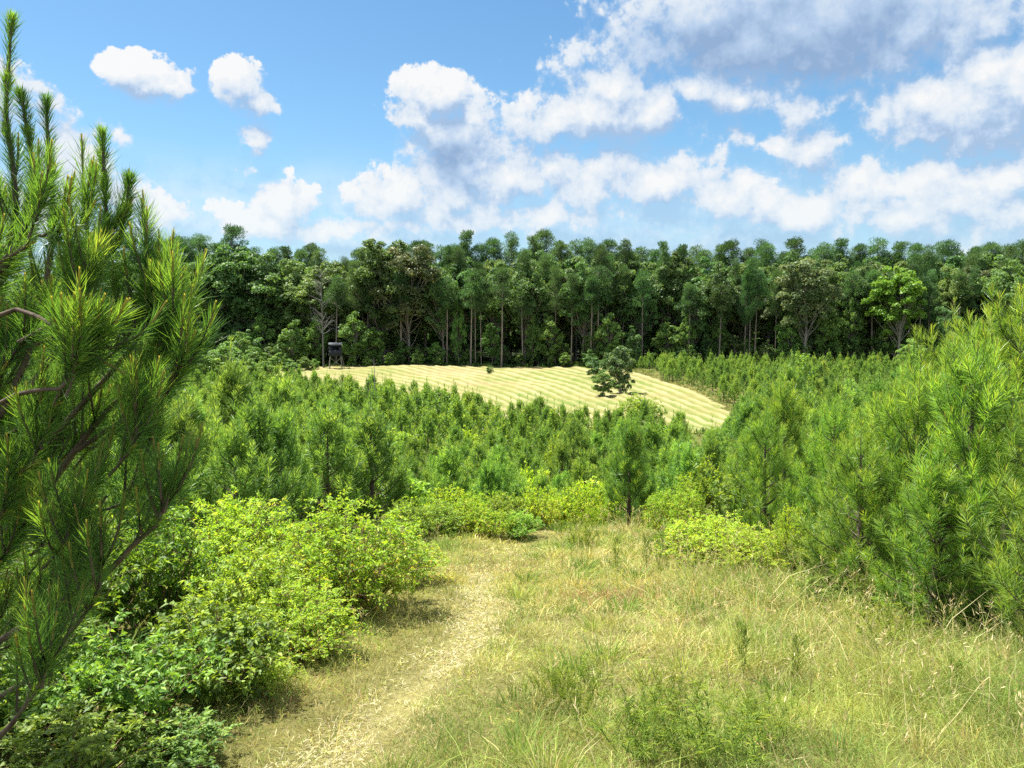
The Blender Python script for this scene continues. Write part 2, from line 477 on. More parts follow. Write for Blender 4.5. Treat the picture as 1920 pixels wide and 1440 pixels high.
def tall_pine(name, seed, H, W, base, n_clump=60, per=130, s=.3):
    r = np.random.default_rng(seed)
    wood, lf = MB(), MB()
    top = np.array([r.normal() * .4, r.normal() * .4, H])
    mid = top * .5 + np.array([r.normal() * .25, r.normal() * .25, 0])
    tubes(wood, [[0, 0, -.3]], [mid], [top * .985], .2, .05, 8, 6, 0, .5, .04)
    f = r.uniform(0, 1, n_clump) ** .9
    z = H * (base + (1 - base) * f)
    reach = W * .5 * np.clip(1.12 - f, .08, 1) ** .7 * np.clip(.45 + f * 2.2, 0, 1) * r.uniform(.25, 1.35, n_clump)
    ph = r.uniform(0, 6.283, n_clump)
    C = np.stack([np.cos(ph) * reach + top[0] * z / H, np.sin(ph) * reach + top[1] * z / H, z], 1)
    A = np.stack([top[0] * z / H, top[1] * z / H, z - reach * .25], 1)
    tubes(wood, A, (A + C) * .5 - np.array([0, 0, .15]), C, .06, .02, 3, 4, 0, .5)
    cr = r.uniform(.6, 1.3, n_clump)
    n = n_clump * per; ci = np.repeat(np.arange(n_clump), per)
    d = nrm(r.normal(size=(n, 3)))
    P = C[ci] + d * (cr[ci] * r.uniform(.1, 1, n) ** .5)[:, None] * np.array([1.1, 1.1, .75])
    D = nrm(d * .8 + np.array([0, 0, .5]))
    ct = r.normal(size=n_clump) * .13
    blades(lf, P, D, s * r.uniform(.8, 1.5, n), .085, np.zeros((n, 3)), r, 0, np.clip(.45 + ct[ci] + r.normal(size=n) * .16, 0, 1))
    return [('trunk', make_mesh(name + '_trunk', wood, [M_BARK_TALL], True)), ('crown', make_mesh(name + '_crown', lf, [M_NEEDLE_TALL]))]


def join_copies(protos, places):
    """one mass: copies of plain geometry (wood, leaf) at x, y, z, rot, scale"""
    mb = MB()
    for (i, x, y, z, rot, s) in places:
        c, sn = math.cos(rot), math.sin(rot)
        Rm = np.array([[c, sn, 0], [-sn, c, 0], [0, 0, 1]]) * s
        off = float(rng.normal() * .12)
        for m, src in enumerate(protos[i]):
            V, FL, T = src
            base = mb.n
            mb.v.append((V @ Rm + np.array([x, y, z])).astype(np.float32))
            mb.t.append(np.clip(T + off, 0, 1).astype(np.float32))
            for F, _ in FL:
                mb.f.append((F + base, m))
            mb.n += len(V)
    # gather faces by width so that the mesh is built in few blocks
    out = {}
    for F, m in mb.f:
        out.setdefault((F.shape[1], m), []).append(F)
    mb.f = [(np.concatenate(v), k[1]) for k, v in out.items()]
    return mb


#@@SETTING
# ------------------------------------------------------------------ ground
def ground_material():
    m, nt, N, L = new_mat('ground_earth')
    out = N.new('ShaderNodeOutputMaterial'); p = N.new('ShaderNodeBsdfPrincipled'); p.inputs['Roughness'].default_value = 1
    p.inputs['Specular IOR Level'].default_value = .1
    tc = N.new('ShaderNodeTexCoord')
    n1 = N.new('ShaderNodeTexNoise'); n1.inputs['Scale'].default_value = .9; n1.inputs['Detail'].default_value = 9; n1.inputs['Roughness'].default_value = .7
    n2 = N.new('ShaderNodeTexNoise'); n2.inputs['Scale'].default_value = 28; n2.inputs['Detail'].default_value = 6; n2.inputs['Roughness'].default_value = .75
    L.new(tc.outputs['Object'], n1.inputs['Vector']); L.new(tc.outputs['Object'], n2.inputs['Vector'])
    c1 = N.new('ShaderNodeValToRGB'); ramp(c1, [(.3, (.06, .08, .02)), (.5, (.12, .13, .04)), (.68, (.2, .17, .08))])
    c2 = N.new('ShaderNodeValToRGB'); ramp(c2, [(.3, (.45, .42, .36)), (.7, (1.35, 1.3, 1.1))])
    L.new(n1.outputs['Fac'], c1.inputs['Fac']); L.new(n2.outputs['Fac'], c2.inputs['Fac'])
    mx = N.new('ShaderNodeMix'); mx.data_type = 'RGBA'; mx.blend_type = 'MULTIPLY'; mx.inputs['Factor'].default_value = 1
    L.new(c1.outputs[0], mx.inputs[6]); L.new(c2.outputs[0], mx.inputs[7])
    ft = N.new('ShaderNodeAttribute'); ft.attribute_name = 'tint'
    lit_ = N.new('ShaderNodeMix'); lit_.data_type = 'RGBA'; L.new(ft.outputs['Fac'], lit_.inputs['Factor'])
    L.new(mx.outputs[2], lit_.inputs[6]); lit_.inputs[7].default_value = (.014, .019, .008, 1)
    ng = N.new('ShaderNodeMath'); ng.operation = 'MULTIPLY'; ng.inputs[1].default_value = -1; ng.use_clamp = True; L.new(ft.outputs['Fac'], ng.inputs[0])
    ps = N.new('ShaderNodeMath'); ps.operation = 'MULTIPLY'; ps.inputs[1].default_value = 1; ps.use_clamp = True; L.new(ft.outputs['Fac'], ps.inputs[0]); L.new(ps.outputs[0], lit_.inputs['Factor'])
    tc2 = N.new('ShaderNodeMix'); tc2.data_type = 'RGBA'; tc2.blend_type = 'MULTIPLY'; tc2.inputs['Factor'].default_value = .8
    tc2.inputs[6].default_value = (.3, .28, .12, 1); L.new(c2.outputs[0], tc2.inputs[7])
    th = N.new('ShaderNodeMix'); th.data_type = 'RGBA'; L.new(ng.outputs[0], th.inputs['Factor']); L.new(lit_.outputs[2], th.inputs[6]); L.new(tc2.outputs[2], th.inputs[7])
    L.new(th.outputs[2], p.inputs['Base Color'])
    b = N.new('ShaderNodeBump'); b.inputs['Distance'].default_value = .04; L.new(n2.outputs['Fac'], b.inputs['Height']); L.new(b.outputs[0], p.inputs['Normal'])
    L.new(p.outputs[0], out.inputs['Surface'])
    return m


def grid_sheet(xs, ys, zf):
    X, Y = np.meshgrid(xs, ys)
    V = np.stack([X, Y, zf(X, Y)], -1).reshape(-1, 3)
    nx, ny = len(xs), len(ys)
    i = np.arange(ny - 1)[:, None] * nx; j = np.arange(nx - 1)[None]
    F = np.stack([i + j, i + j + 1, i + nx + j + 1, i + nx + j], -1).reshape(-1, 4)
    return V, F


u = np.linspace(-1, 1, 281)
gx = np.sinh(u * 5.4) / np.sinh(5.4) * 330
gy = np.concatenate([np.linspace(-60, -4, 20), np.arange(-3.5, 16, .14), np.arange(16, 60, .5), np.arange(60, 170, 1.2), np.linspace(172, 380, 30)])
V, F = grid_sheet(gx, gy, G); mb = MB(); 
yq = V[:, 1]
thatch = np.exp(-((V[:, 0] - rut_x(yq)) / .2) ** 2) * sstep(1, 2.5, yq) * (1 - .7 * sstep(7, 9, yq)) * (yq < 16)
thatch = np.maximum(thatch, .45 * sstep(-1.7, -1.2, V[:, 0]) * (1 - sstep(2.6, 3.4, V[:, 0])) * (yq > 0) * (1 - sstep(14.5, 16, yq)))
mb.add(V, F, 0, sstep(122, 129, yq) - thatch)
ground = obj('ground', make_mesh('ground', mb, [ground_material()], True)); kind(ground, 'structure')


def vnoise(x, y, seed, scale):
    """smooth value noise"""
    r = np.random.default_rng(seed); g = r.uniform(size=(64, 64))
    X = np.asarray(x) / scale + 100.37; Y = np.asarray(y) / scale + 100.71
    i = np.floor(X).astype(int); j = np.floor(Y).astype(int); fx_ = X - i; fy_ = Y - j
    fx_ = fx_ * fx_ * (3 - 2 * fx_); fy_ = fy_ * fy_ * (3 - 2 * fy_)
    q = lambda a, b: g[a % 64, b % 64]
    return (q(i, j) * (1 - fx_) + q(i + 1, j) * fx_) * (1 - fy_) + (q(i, j + 1) * (1 - fx_) + q(i + 1, j + 1) * fx_) * fy_


# ------------------------------------------------------------------ mown hay field
def row_phase(x, y):
    yc = np.minimum(y, 126.0)
    ph = (x - 19) + (.05 + .014 * (19 - x)) * (yc - 95)
    return ph / 1.75 + .16 * np.sin(.13 * x + .09 * y) + .06 * np.sin(.31 * y + .2 * x)


def field_material():
    m, nt, N, L = new_mat('mown_hay')
    out = N.new('ShaderNodeOutputMaterial'); p = N.new('ShaderNodeBsdfPrincipled'); p.inputs['Roughness'].default_value = .95
    p.inputs['Specular IOR Level'].default_value = .1
    tc = N.new('ShaderNodeTexCoord')
    a = N.new('ShaderNodeAttribute'); a.attribute_name = 'tint'
    no = N.new('ShaderNodeTexNoise'); no.inputs['Scale'].default_value = 1.1; no.inputs['Detail'].default_value = 8; no.inputs['Roughness'].default_value = .75
    big = N.new('ShaderNodeTexNoise'); big.inputs['Scale'].default_value = .09; big.inputs['Detail'].default_value = 5
    L.new(tc.outputs['Object'], no.inputs['Vector']); L.new(tc.outputs['Object'], big.inputs['Vector'])
    stub = N.new('ShaderNodeValToRGB'); ramp(stub, [(.36, (.2, .17, .075)), (.5, (.16, .165, .05)), (.64, (.11, .15, .032))])
    L.new(big.outputs['Fac'], stub.inputs['Fac'])
    add = N.new('ShaderNodeMath'); add.operation = 'MULTIPLY_ADD'; add.inputs[1].default_value = .7; add.inputs[2].default_value = -.38
    L.new(no.outputs['Fac'], add.inputs[0])
    ad2 = N.new('ShaderNodeMath'); ad2.operation = 'ADD'; ad2.use_clamp = True; L.new(add.outputs[0], ad2.inputs[0]); L.new(a.outputs['Fac'], ad2.inputs[1])
    mx = N.new('ShaderNodeMix'); mx.data_type = 'RGBA'; L.new(ad2.outputs[0], mx.inputs['Factor'])
    L.new(stub.outputs[0], mx.inputs[6]); mx.inputs[7].default_value = (.285, .245, .125, 1)
    L.new(mx.outputs[2], p.inputs['Base Color'])
    b = N.new('ShaderNodeBump'); b.inputs['Distance'].default_value = .12; b.inputs['Strength'].default_value = .8
    L.new(no.outputs['Fac'], b.inputs['Height']); L.new(b.outputs[0], p.inputs['Normal'])
    L.new(p.outputs[0], out.inputs['Surface'])
    return m


fx = np.arange(-42, 22, .22); fy = np.arange(43, 128, .3)
V, F = grid_sheet(fx, fy, G)
ph = row_phase(V[:, 0], V[:, 1])
rid = np.clip(.5 + .5 * np.cos(2 * math.pi * ph), 0, 1) ** 1.8
gap = sstep(.15, .6, vnoise(V[:, 0], V[:, 1], 61, 6.0)) * .45 + .55
rid = rid * gap
V[:, 2] += .03 + .15 * rid + .015 * rng.normal(size=len(V))
cen = V[F].mean(1)
F = F[in_field(cen[:, 0], cen[:, 1])]
used, inv = np.unique(F.ravel(), return_inverse=True)
mb = MB(); mb.add(V[used], inv.reshape(-1, 4), 0, np.clip(rid * 1.05, 0, 1)[used])
field = obj('hay_field', make_mesh('hay_field', mb, [field_material()], True)); kind(field, 'structure')


# ------------------------------------------------------------------ grass of the path
def path_left(y):
    return np.interp(y, [2, 4, 6, 7.5, 10.8, 12, 12.7, 14, 15, 17], [-1.7, -1.45, -1.35, -1.1, -1.3, -1.1, .3, .7, 1.2, 1.6])


def path_right(y):
    return np.interp(y, [2, 4, 5.7, 7, 8.8, 11, 14, 17], [3.2, 3.6, 3.7, 3.3, 2.6, 2.5, 2.6, 2.6])


def grass_palette(x, y, r):
    n = len(x)
    straw = np.array([.53, .47, .15]); pale = np.array([.68, .61, .31]); green = np.array([.19, .3, .055]); lime = np.array([.42, .47, .1])
    yel = np.array([.62, .55, .06]); red = np.array([.4, .24, .13]); dry = np.array([.34, .31, .12])
    n1 = vnoise(x, y, 1, 1.1) * .6 + vnoise(x, y, 2, .4) * .4
    n2 = vnoise(x, y, 3, .8) * .6 + vnoise(x, y, 4, .3) * .4
    wob = .22 * (vnoise(x, y, 31, .5) - .5)
    fade = 1 - .75 * sstep(7.0, 9.0, y)
    rut = np.exp(-((x - rut_x(y) + wob) / .23) ** 2) * fade
    band = np.exp(-((x - rut_x(y) + .42 + wob) / .24) ** 2) * fade
    g = np.clip(.5 + .95 * (n1 - .5) + .22 * sstep(6, 3.6, y) + .2 * sstep(.2, 1.2, x) * sstep(5.8, 4.2, y), .05, .9)
    g = g * (1 - .8 * np.clip(rut, 0, 1)) + .12 * np.exp(-((x + 1.55) / .3) ** 2)
    patch_y = np.exp(-((x + .55) / .7) ** 2 - ((y - 8.6) / .5) ** 2) + .8 * np.exp(-((x + .3) / .9) ** 2 - ((y - 12.6) / .6) ** 2) + .5 * np.exp(-((x - .9) / .7) ** 2 - ((y - 8.3) / .4) ** 2)
    patch_r = np.exp(-((x - .95) / .55) ** 2 - ((y - 7.7) / .35) ** 2) + .7 * np.exp(-((x + 1.3) / .3) ** 2 - ((y - 4.5) / .5) ** 2) + .5 * np.exp(-((x + .1) / .5) ** 2 - ((y - 9.4) / .3) ** 2)
    patch_g = np.exp(-((x - .95) / .35) ** 2 - ((y - 11.6) / .6) ** 2) + .7 * np.exp(-((x + .9) / .4) ** 2 - ((y - 11.2) / .7) ** 2)
    c = np.empty((n, 3)); k = r.uniform(size=n)
    c[:] = straw
    c[k < .45] = pale
    c[(k > .78)] = dry
    isg = r.uniform(size=n) < np.clip(g + patch_g, 0, .95)
    mixg = np.clip(n2 * 1.5 - .25 + r.normal(size=n) * .2, 0, 1)[:, None]
    c[isg] = (green * (1 - mixg) + lime * mixg)[isg]
    iy = r.uniform(size=n) < .75 * np.clip(patch_y, 0, 1); c[iy] = yel * .7 + lime * .3
    ir = r.uniform(size=n) < .6 * np.clip(patch_r, 0, 1) + .03; c[ir] = red
    c[(r.uniform(size=n) < np.clip(rut, 0, 1) * .85)] = pale * 1.1
    ib = r.uniform(size=n) < band * .75; c[ib] = np.array([.33, .31, .1])
    return np.clip(c * r.uniform(.72, 1.2, size=(n, 1)), 0, .85), isg, np.maximum(rut, .45 * band)


gr = np.random.default_rng(11)
mb = MB(); cols = []
for (y0, y1, dens, wid) in [(2.6, 4.6, 6200, .0028), (4.6, 6.5, 4600, .0036), (6.5, 9, 3200, .0047), (9, 12, 1900, .0068), (12, 16.5, 1500, .0085)]:
    n = int((y1 - y0) * 8.4 * dens)
    y = gr.uniform(y0, y1, n); x = gr.uniform(-3.2, 5.2, n)
    l, rt = path_left(y), path_right(y)
    ins = sstep(-.7, .1, x - l) * sstep(-1.1, .1, rt - x)
    keep = gr.uniform(size=n) < np.where(ins >= 1, 1, ins * .8) * (.55 + .45 * (vnoise(x, y, 8, .35) > .35))
    x, y, ins = x[keep], y[keep], ins[keep]; n = len(x)
    c, isg, rut = grass_palette(x, y, gr)
    cl = vnoise(x, y, 51, .23) * .6 + vnoise(x, y, 52, .11) * .4
    hgt = (.07 + .10 * vnoise(x, y, 5, .9)) * (.45 + 1.1 * cl) * gr.uniform(.5, 1.4, n) * (1 + .9 * sstep(.3, 2.4, x)) * (1 + .5 * (1 - ins))
    hgt *= (1 - .74 * np.clip(rut, 0, 1)) * (.62 + .25 * sstep(.8, 2.6, x)) * np.where(isg, 1.15, 1)
    tall = (gr.uniform(size=n) < .02 + .05 * sstep(.8, 2.6, x)) & (rut < .3)
    hgt = np.where(tall, hgt * gr.uniform(1.6, 2.6, n), hgt)
    c = np.clip(c * (.72 + .62 * vnoise(x, y, 53, .19))[:, None], 0, .85)
    P = np.stack([x, y, G(x, y) - .01], 1)
    D = nrm(np.stack([gr.normal(size=n) * .42, gr.normal(size=n) * .42, np.ones(n) * np.where(isg | tall, 1.0, .6)], 1))
    bend = np.stack([gr.normal(size=n) * .5, gr.normal(size=n) * .5, -np.abs(gr.normal(size=n)) * .35], 1)
    blades(mb, P, D, hgt, wid * gr.uniform(.6, 1.3, n), bend, gr, 0, .5)
    cols.append(np.repeat(c, 5, axis=0))
# greener, taller tussocks here and there
nt_ = 210
ty = 3 + 12 * gr.uniform(size=nt_) ** 1.15; tx = gr.uniform(-1.5, 3.6, nt_)
k = (tx > rut_x(ty) + .35) | (tx < rut_x(ty) - .75); tx, ty = tx[k], ty[k]
m_ = 60; x = np.repeat(tx, m_) + gr.normal(size=len(tx) * m_) * .06; y = np.repeat(ty, m_) + gr.normal(size=len(ty) * m_) * .06; n = len(x)
P = np.stack([x, y, G(x, y) - .01], 1)
off = np.stack([x - np.repeat(tx, m_), y - np.repeat(ty, m_)], 1) * 5
D = nrm(np.concatenate([off + gr.normal(size=(n, 2)) * .15, np.ones((n, 1))], 1))
blades(mb, P, D, np.repeat(gr.uniform(.12, .3, len(tx)), m_) * gr.uniform(.5, 1.1, n), .0026 + .0005 * y, np.concatenate([off * .9, -.3 * np.ones((n, 1))], 1), gr, 0, .5)
tc_ = np.array([[.13, .25, .035], [.2, .34, .05], [.33, .42, .07], [.5, .46, .17]])[gr.integers(0, 4, len(tx))]
cols.append(np.repeat(np.clip(np.repeat(tc_, m_, 0) * gr.uniform(.7, 1.25, (n, 1)), 0, .8), 5, axis=0))
# flattened pale straw lying on the wheel track
n = 9000
y = 2.8 + 6.4 * gr.uniform(size=n) ** 1.1; x = rut_x(y) + gr.normal(size=n) * .12 - .1 * (gr.uniform(size=n) < .3)
k = gr.uniform(size=n) < sstep(.3, .62, vnoise(x, y, 41, .45) * .6 + vnoise(x, y, 42, .17) * .4) + .12
x, y = x[k], y[k]; n = len(x)
P = np.stack([x, y, G(x, y) + .012 + .012 * gr.uniform(size=n)], 1)
D = nrm(np.stack([gr.normal(size=n), gr.normal(size=n), .12 + .25 * np.abs(gr.normal(size=n))], 1))
blades(mb, P, D, gr.uniform(.02, .06, n), .002 + .00045 * y, gr.normal(size=(n, 3)) * .15 * np.array([1, 1, .2]), gr, 0, .5)
cs = np.where(gr.uniform(size=(n, 1)) < .78, np.array([[.62, .57, .36]]), np.array([[.36, .42, .1]])) * gr.uniform(.7, 1.15, (n, 1)); cols.append(np.repeat(cs, 5, axis=0))
# tall stalks with seed heads, mostly on the right
n = 2600
y = 3 + 11 * gr.uniform(size=n) ** 1.2; x = gr.uniform(-1.2, 4.6, n)
k = (gr.uniform(size=n) < .05 + .8 * sstep(.7, 2.7, x)) & (x < path_right(y) + .8) & (x > path_left(y) - .2)
x, y = x[k], y[k]; n = len(x)
hg = gr.uniform(.28, .62, n); P = np.stack([x, y, G(x, y)], 1)
D = nrm(np.stack([gr.normal(size=n) * .16, gr.normal(size=n) * .16, np.ones(n)], 1))
bend = np.stack([gr.normal(size=n) * .3, gr.normal(size=n) * .3, -np.abs(gr.normal(size=n)) * .1], 1)
blades(mb, P, D, hg, .0028 + .0002 * y, bend, gr, 0, .5)
cs = np.where(gr.uniform(size=(n, 1)) < .55, np.array([[.6, .52, .26]]), np.array([[.33, .4, .1]])) * gr.uniform(.7, 1.15, (n, 1)); cols.append(np.repeat(cs, 5, axis=0))
for q in range(7):
    hp = P + D * (hg * (.8 + .028 * q))[:, None] + bend * (hg * (.46 + .04 * q))[:, None]
    hd = nrm(D + gr.normal(size=(n, 3)) * .5)
    blades(mb, hp, hd, gr.uniform(.02, .05, n), .004 + .0002 * y, bend * .3, gr, 0, .5)
    cols.append(np.repeat(np.array([[.6, .5, .27]]) * gr.uniform(.7, 1.2, (n, 1)), 5, axis=0))
cols = np.concatenate(cols); cols = np.concatenate([cols, np.ones((len(cols), 1))], 1)
grass = obj('path_grass', make_mesh('path_grass', mb, [M_GRASS], False, cols)); kind(grass, 'stuff')

#@@PLANTS
# ------------------------------------------------------------------ undergrowth between plants: one uncountable mass
ur = np.random.default_rng(21)
mb = MB(); cols = []


def under(x, y, hmax, wid, pal, reps):
    x = np.repeat(x, reps) + ur.normal(size=len(x) * reps) * .14
    y = np.repeat(y, reps) + ur.normal(size=len(y) * reps) * .14
    n = len(x)
    P = np.stack([x, y, G(x, y) - .02], 1)
    D = nrm(np.stack([ur.normal(size=n) * .45, ur.normal(size=n) * .45, np.ones(n)], 1))
    blades(mb, P, D, hmax * ur.uniform(.35, 1, n), wid * ur.uniform(.6, 1.4, n), np.stack([ur.normal(size=n) * .4, ur.normal(size=n) * .4, -.2 * np.ones(n)], 1), ur, 0, .5)
    pal = np.array(pal)
    c = pal[ur.integers(0, len(pal), n)] * ur.uniform(.65, 1.25, (n, 1)); cols.append(np.repeat(c, 5, axis=0))


GREENS = [(.06, .15, .02), (.1, .21, .03), (.15, .26, .035), (.24, .3, .06), (.035, .09, .015)]
# beside the path, near
n = 1700; y = ur.uniform(2.6, 16, n); side = ur.uniform(size=n) < .6
x = np.where(side, path_left(y) - ur.uniform(.1, 1, n) * (2.6 + .75 * y), path_right(y) + ur.uniform(.1, 1, n) * (3.2 + .4 * y))
under(x, y, .42, .012, GREENS, 22)
# brow of the hill and the slope beyond it
n = 1500; y = ur.uniform(14.5, 24, n); x = ur.uniform(-12, 14, n); under(x, y, .5, .022, GREENS, 14)
# plantation floor
n = 6000; y = 24 + 104 * ur.uniform(size=n) ** .8; x = ur.uniform(-.72, .72, n) * y
k = ~in_field(x, y, -.3); under(x[k], y[k], .7, .06, GREENS, 10)
# rough edge round the field
n = 9000; y = ur.uniform(52, 129, n); x = ur.uniform(-44, 23, n)
k = in_field(x, y, -1.6) & ~in_field(x, y, .25)
under(x[k], y[k], .5, .05, [(.2, .26, .05), (.26, .24, .09), (.12, .2, .03), (.3, .26, .12)], 9)
# stubble wisps over the field
n = 3000; y = ur.uniform(52, 127, n); x = ur.uniform(-40, 20, n); k = in_field(x, y, .3)
under(x[k], y[k], .16, .05, [(.3, .25, .13), (.2, .2, .06), (.25, .2, .11)], 4)
# forest floor
n = 3500; y = ur.uniform(125.5, 150, n); x = ur.uniform(-100, 100, n)
under(x, y, 1.1, .12, [(.04, .1, .02), (.08, .17, .03), (.13, .22, .04), (.03, .07, .02)], 10)
cols = np.concatenate(cols); cols = np.concatenate([cols, np.ones((len(cols), 1))], 1)
o = obj('undergrowth', make_mesh('undergrowth', mb, [M_GRASS], False, cols)); kind(o, 'stuff')


# ------------------------------------------------------------------ big pine beside the camera, left
def crafted_pine():
    r = np.random.default_rng(5)
    bx, by = -2.75, 3.25
    bz = float(G(bx, by))
    wood, ned = MB(), MB()
    H = 4.3
    top, B, S = pine_shoots(r, H, 1.16, dict(LOD_NEAR, lat=11, shoot=.28))
    org = np.array([bx, by, bz])

    def to_px(P):
        v = P + org - CAM
        fw = v[:, 1] * cp - v[:, 2] * sp; up_ = v[:, 1] * sp + v[:, 2] * cp
        return 960 + FPX * v[:, 0] / fw, 720 - FPX * up_ / fw

    def inside(P):
        qx, qy = to_px(P)
        top_ = np.interp(qx, [-60, 0, 40, 100, 200, 300, 380], [150, 330, 410, 490, 560, 640, 690])
        edge = np.interp(qy, [330, 430, 520, 560, 640, 760, 900, 1000, 1120, 1260, 1340], [40, 110, 180, 270, 340, 360, 335, 280, 205, 130, 60])
        return (qy > top_) & (qx < edge)

    kS = inside(S[2]); S = tuple(a[kS] for a in S)
    kB = inside(B[2]); B = tuple(a[kB] for a in B)
    sh = [list(a) for a in S]
    tubes(wood, [[0, 0, -.15]], [top * .5 + np.array([.05, .03, 0])], [top], .075, .012, 10, 9, 0, .4, .04)
    tubes(wood, *B, .010, .004, 5, 5, 0, .4)

    sp_ = [[], [], []]                 # slender upright leaders with short needles

    def limb(pts, r0, r1, lat=6, sl=.34, tip=True, lat0=.35, spire=False):
        W = np.array([at(a_ if a_ < 120 else 120 + (a_ - 120) * .84, b_, c_) for a_, b_, c_ in pts]) - org
        # chain of beziers through the points
        seg = []
        for i in range(len(W) - 1):
            a, c = W[i], W[i + 1]
            m = (a + c) / 2
            if i > 0:
                m = m + (W[i] - W[i - 1]) * .12
            seg.append((a, m, c))
        n = len(seg)
        for i, (a, m, c) in enumerate(seg):
            ra = r0 + (r1 - r0) * i / n; rb = r0 + (r1 - r0) * (i + 1) / n
            tubes(wood, [a], [m], [c], ra, rb, 5, 6, 0, .4, .03)
            if spire and i >= n - 3:
                for lst, v in zip(sp_, (a, m, c)):
                    lst.append(v)
                tubes(wood, [a], [m], [c], .0075, .006 if i < n - 1 else .0035, 4, 6, 0, .4)
            if i >= n * lat0 and not (spire and i >= n - 2):
                for q in range(max(1, int(1.9 * lat / n * (2 if i == n - 1 else 1)))):
                    t = r.uniform(.1, .95)
                    b = bez(a, m, c, np.array(t)); d = nrm(c - a)
                    s = perp(d[None], r)[0]; s[2] = abs(s[2]) * .4
                    aa = nrm(d * .8 + s * .65 + np.array([0, 0, .15])); e = nrm(aa * .5 + np.array([0, 0, .75]))
                    L = sl * r.uniform(.55, 1.0)
                    for lst, v in zip(sh, (b, b + aa * L * .5, b + aa * L * .45 + e * L * .6)):
                        lst.append(v)
                for lst, v in zip(sh, (a, m, c)):
                    lst.append(v)
        if tip and not spire:
            a, m, c = seg[-1]; d = nrm(c - m)
            for lst, v in zip(sh, (c - d * sl * .3, c, c + nrm(d + np.array([0, 0, .25])) * sl * .4)):
                lst.append(v)

    Y = 3.0
    limb([(-260, 1240, 3.2), (-60, 1060, 3.15), (60, 950, 3.05), (140, 850, 3.0), (215, 770, 2.95), (290, 715, 2.95), (350, 650, 2.9)], .019, .005, 12)
    limb([(140, 850, 3.0), (230, 800, 2.9), (320, 760, 2.85), (375, 700, 2.8)], .011, .005, 6)
    limb([(60, 980, 3.05), (150, 968, 3.0), (235, 950, 2.95), (290, 920, 2.9)], .008, .005, 2)
    limb([(-120, 900, 3.1), (0, 780, 3.0), (60, 640, 3.0), (92, 500, 3.0), (100, 400, 3.0), (92, 300, 3.0), (86, 190, 3.0)], .014, .005, 6, .3, spire=True)
    limb([(-90, 700, 3.2), (0, 520, 3.1), (30, 380, 3.05), (12, 240, 3.05), (14, 150, 3.05), (22, 35, 3.05)], .013, .005, 5, .3, spire=True)
    limb([(-30, 560, 3.1), (45, 430, 3.0), (62, 330, 3.0), (52, 250, 3.0), (40, 180, 3.0)], .01, .005, 4, .3, spire=True)
    limb([(60, 720, 3.0), (120, 640, 3.0), (172, 570, 2.95), (208, 495, 2.95), (214, 420, 2.95), (210, 340, 2.95), (206, 252, 2.95)], .012, .005, 4, .26, lat0=.5, spire=True)
    limb([(208, 495, 2.95), (240, 450, 2.95), (258, 395, 2.95), (266, 338, 2.95)], .008, .005, 3, .22, lat0=.3, spire=True)
    limb([(208, 495, 2.95), (185, 460, 2.95), (165, 420, 2.95), (168, 380, 2.95)], .008, .005, 3, .28, lat0=.3)
    limb([(90, 830, 3.0), (180, 740, 2.95), (255, 670, 2.9), (298, 620, 2.9), (304, 555, 2.9), (305, 465, 2.9)], .012, .005, 5, .26, lat0=.5)
    limb([(298, 620, 2.9), (320, 580, 2.9), (328, 540, 2.9)], .008, .005, 3, .26, lat0=0)
    limb([(255, 670, 2.9), (310, 690, 2.85), (350, 650, 2.85), (368, 600, 2.85)], .009, .005, 5, .3, lat0=.3)
    limb([(-60, 1240, 3.0), (80, 1150, 2.9), (200, 1085, 2.8), (265, 1030, 2.75), (325, 985, 2.7), (362, 910, 2.7)], .015, .006, 9, .34, lat0=.45)
    limb([(203, 1085, 2.8), (196, 1030, 2.8), (190, 975, 2.8), (215, 930, 2.8)], .006, .004, 1, .2, False, .8)
    limb([(-40, 1330, 2.9), (60, 1270, 2.8), (130, 1190, 2.75), (185, 1130, 2.7), (205, 1060, 2.7)], .012, .005, 6, .32, lat0=.4)
    limb([(-60, 1440, 2.7), (20, 1360, 2.6), (70, 1290, 2.55), (90, 1240, 2.55)], .012, .005, 6, .3, lat0=.3)
    limb([(-80, 620, 3.0), (30, 580, 2.8), (110, 620, 2.7), (170, 660, 2.65)], .01, .005, 7, .34)
    limb([(-80, 800, 2.9), (30, 740, 2.7), (110, 730, 2.6), (150, 690, 2.6)], .01, .005, 8, .34)
    limb([(-60, 440, 3.1), (30, 470, 2.95), (70, 440, 2.9), (140, 470, 2.9)], .01, .005, 6, .34)
    # leafy twigs filling the body of the tree
    ox = np.array([0, 120, 190, 300, 345, 375, 375, 350, 300, 230, 150, 0]); oy = np.array([330, 430, 520, 560, 620, 700, 820, 920, 1000, 1120, 1260, 1330])
    k = 0
    while k < 38:
        qx, qy = r.uniform(-40, 370), r.uniform(380, 1280)
        edge = np.interp(qy, [330, 430, 520, 560, 640, 760, 900, 1000, 1120, 1260, 1340], [40, 130, 200, 290, 350, 370, 345, 290, 215, 140, 60])
        if qx > edge - 15:
            continue
        dd = r.uniform(2.65, 3.5)
        limb([(qx - r.uniform(50, 120), qy + r.uniform(40, 120), dd + .08), (qx - r.uniform(10, 40), qy + r.uniform(0, 40), dd), (qx + r.uniform(-10, 20), qy - r.uniform(25, 70), dd)], .006, .004, 3, .26, lat0=0)
        k += 1
    S2 = tuple(np.array(a) for a in sh)
    SP = tuple(np.array(a) for a in sp_)
    needles_on(ned, r, *SP, 230, .075, .0022, .0, open0=42, open1=26, bias=-.05)
    needles_on(ned, r, SP[1], (SP[1] + SP[2]) / 2, SP[2], 60, .06, .0026, .2, open0=34, open1=16, bias=.05)
    tubes(wood, *S2, .006, .003, 3, 4, 0, .6)
    needles_on(ned, r, *S2, 108, .105, .0021, .05, open0=58, open1=20)
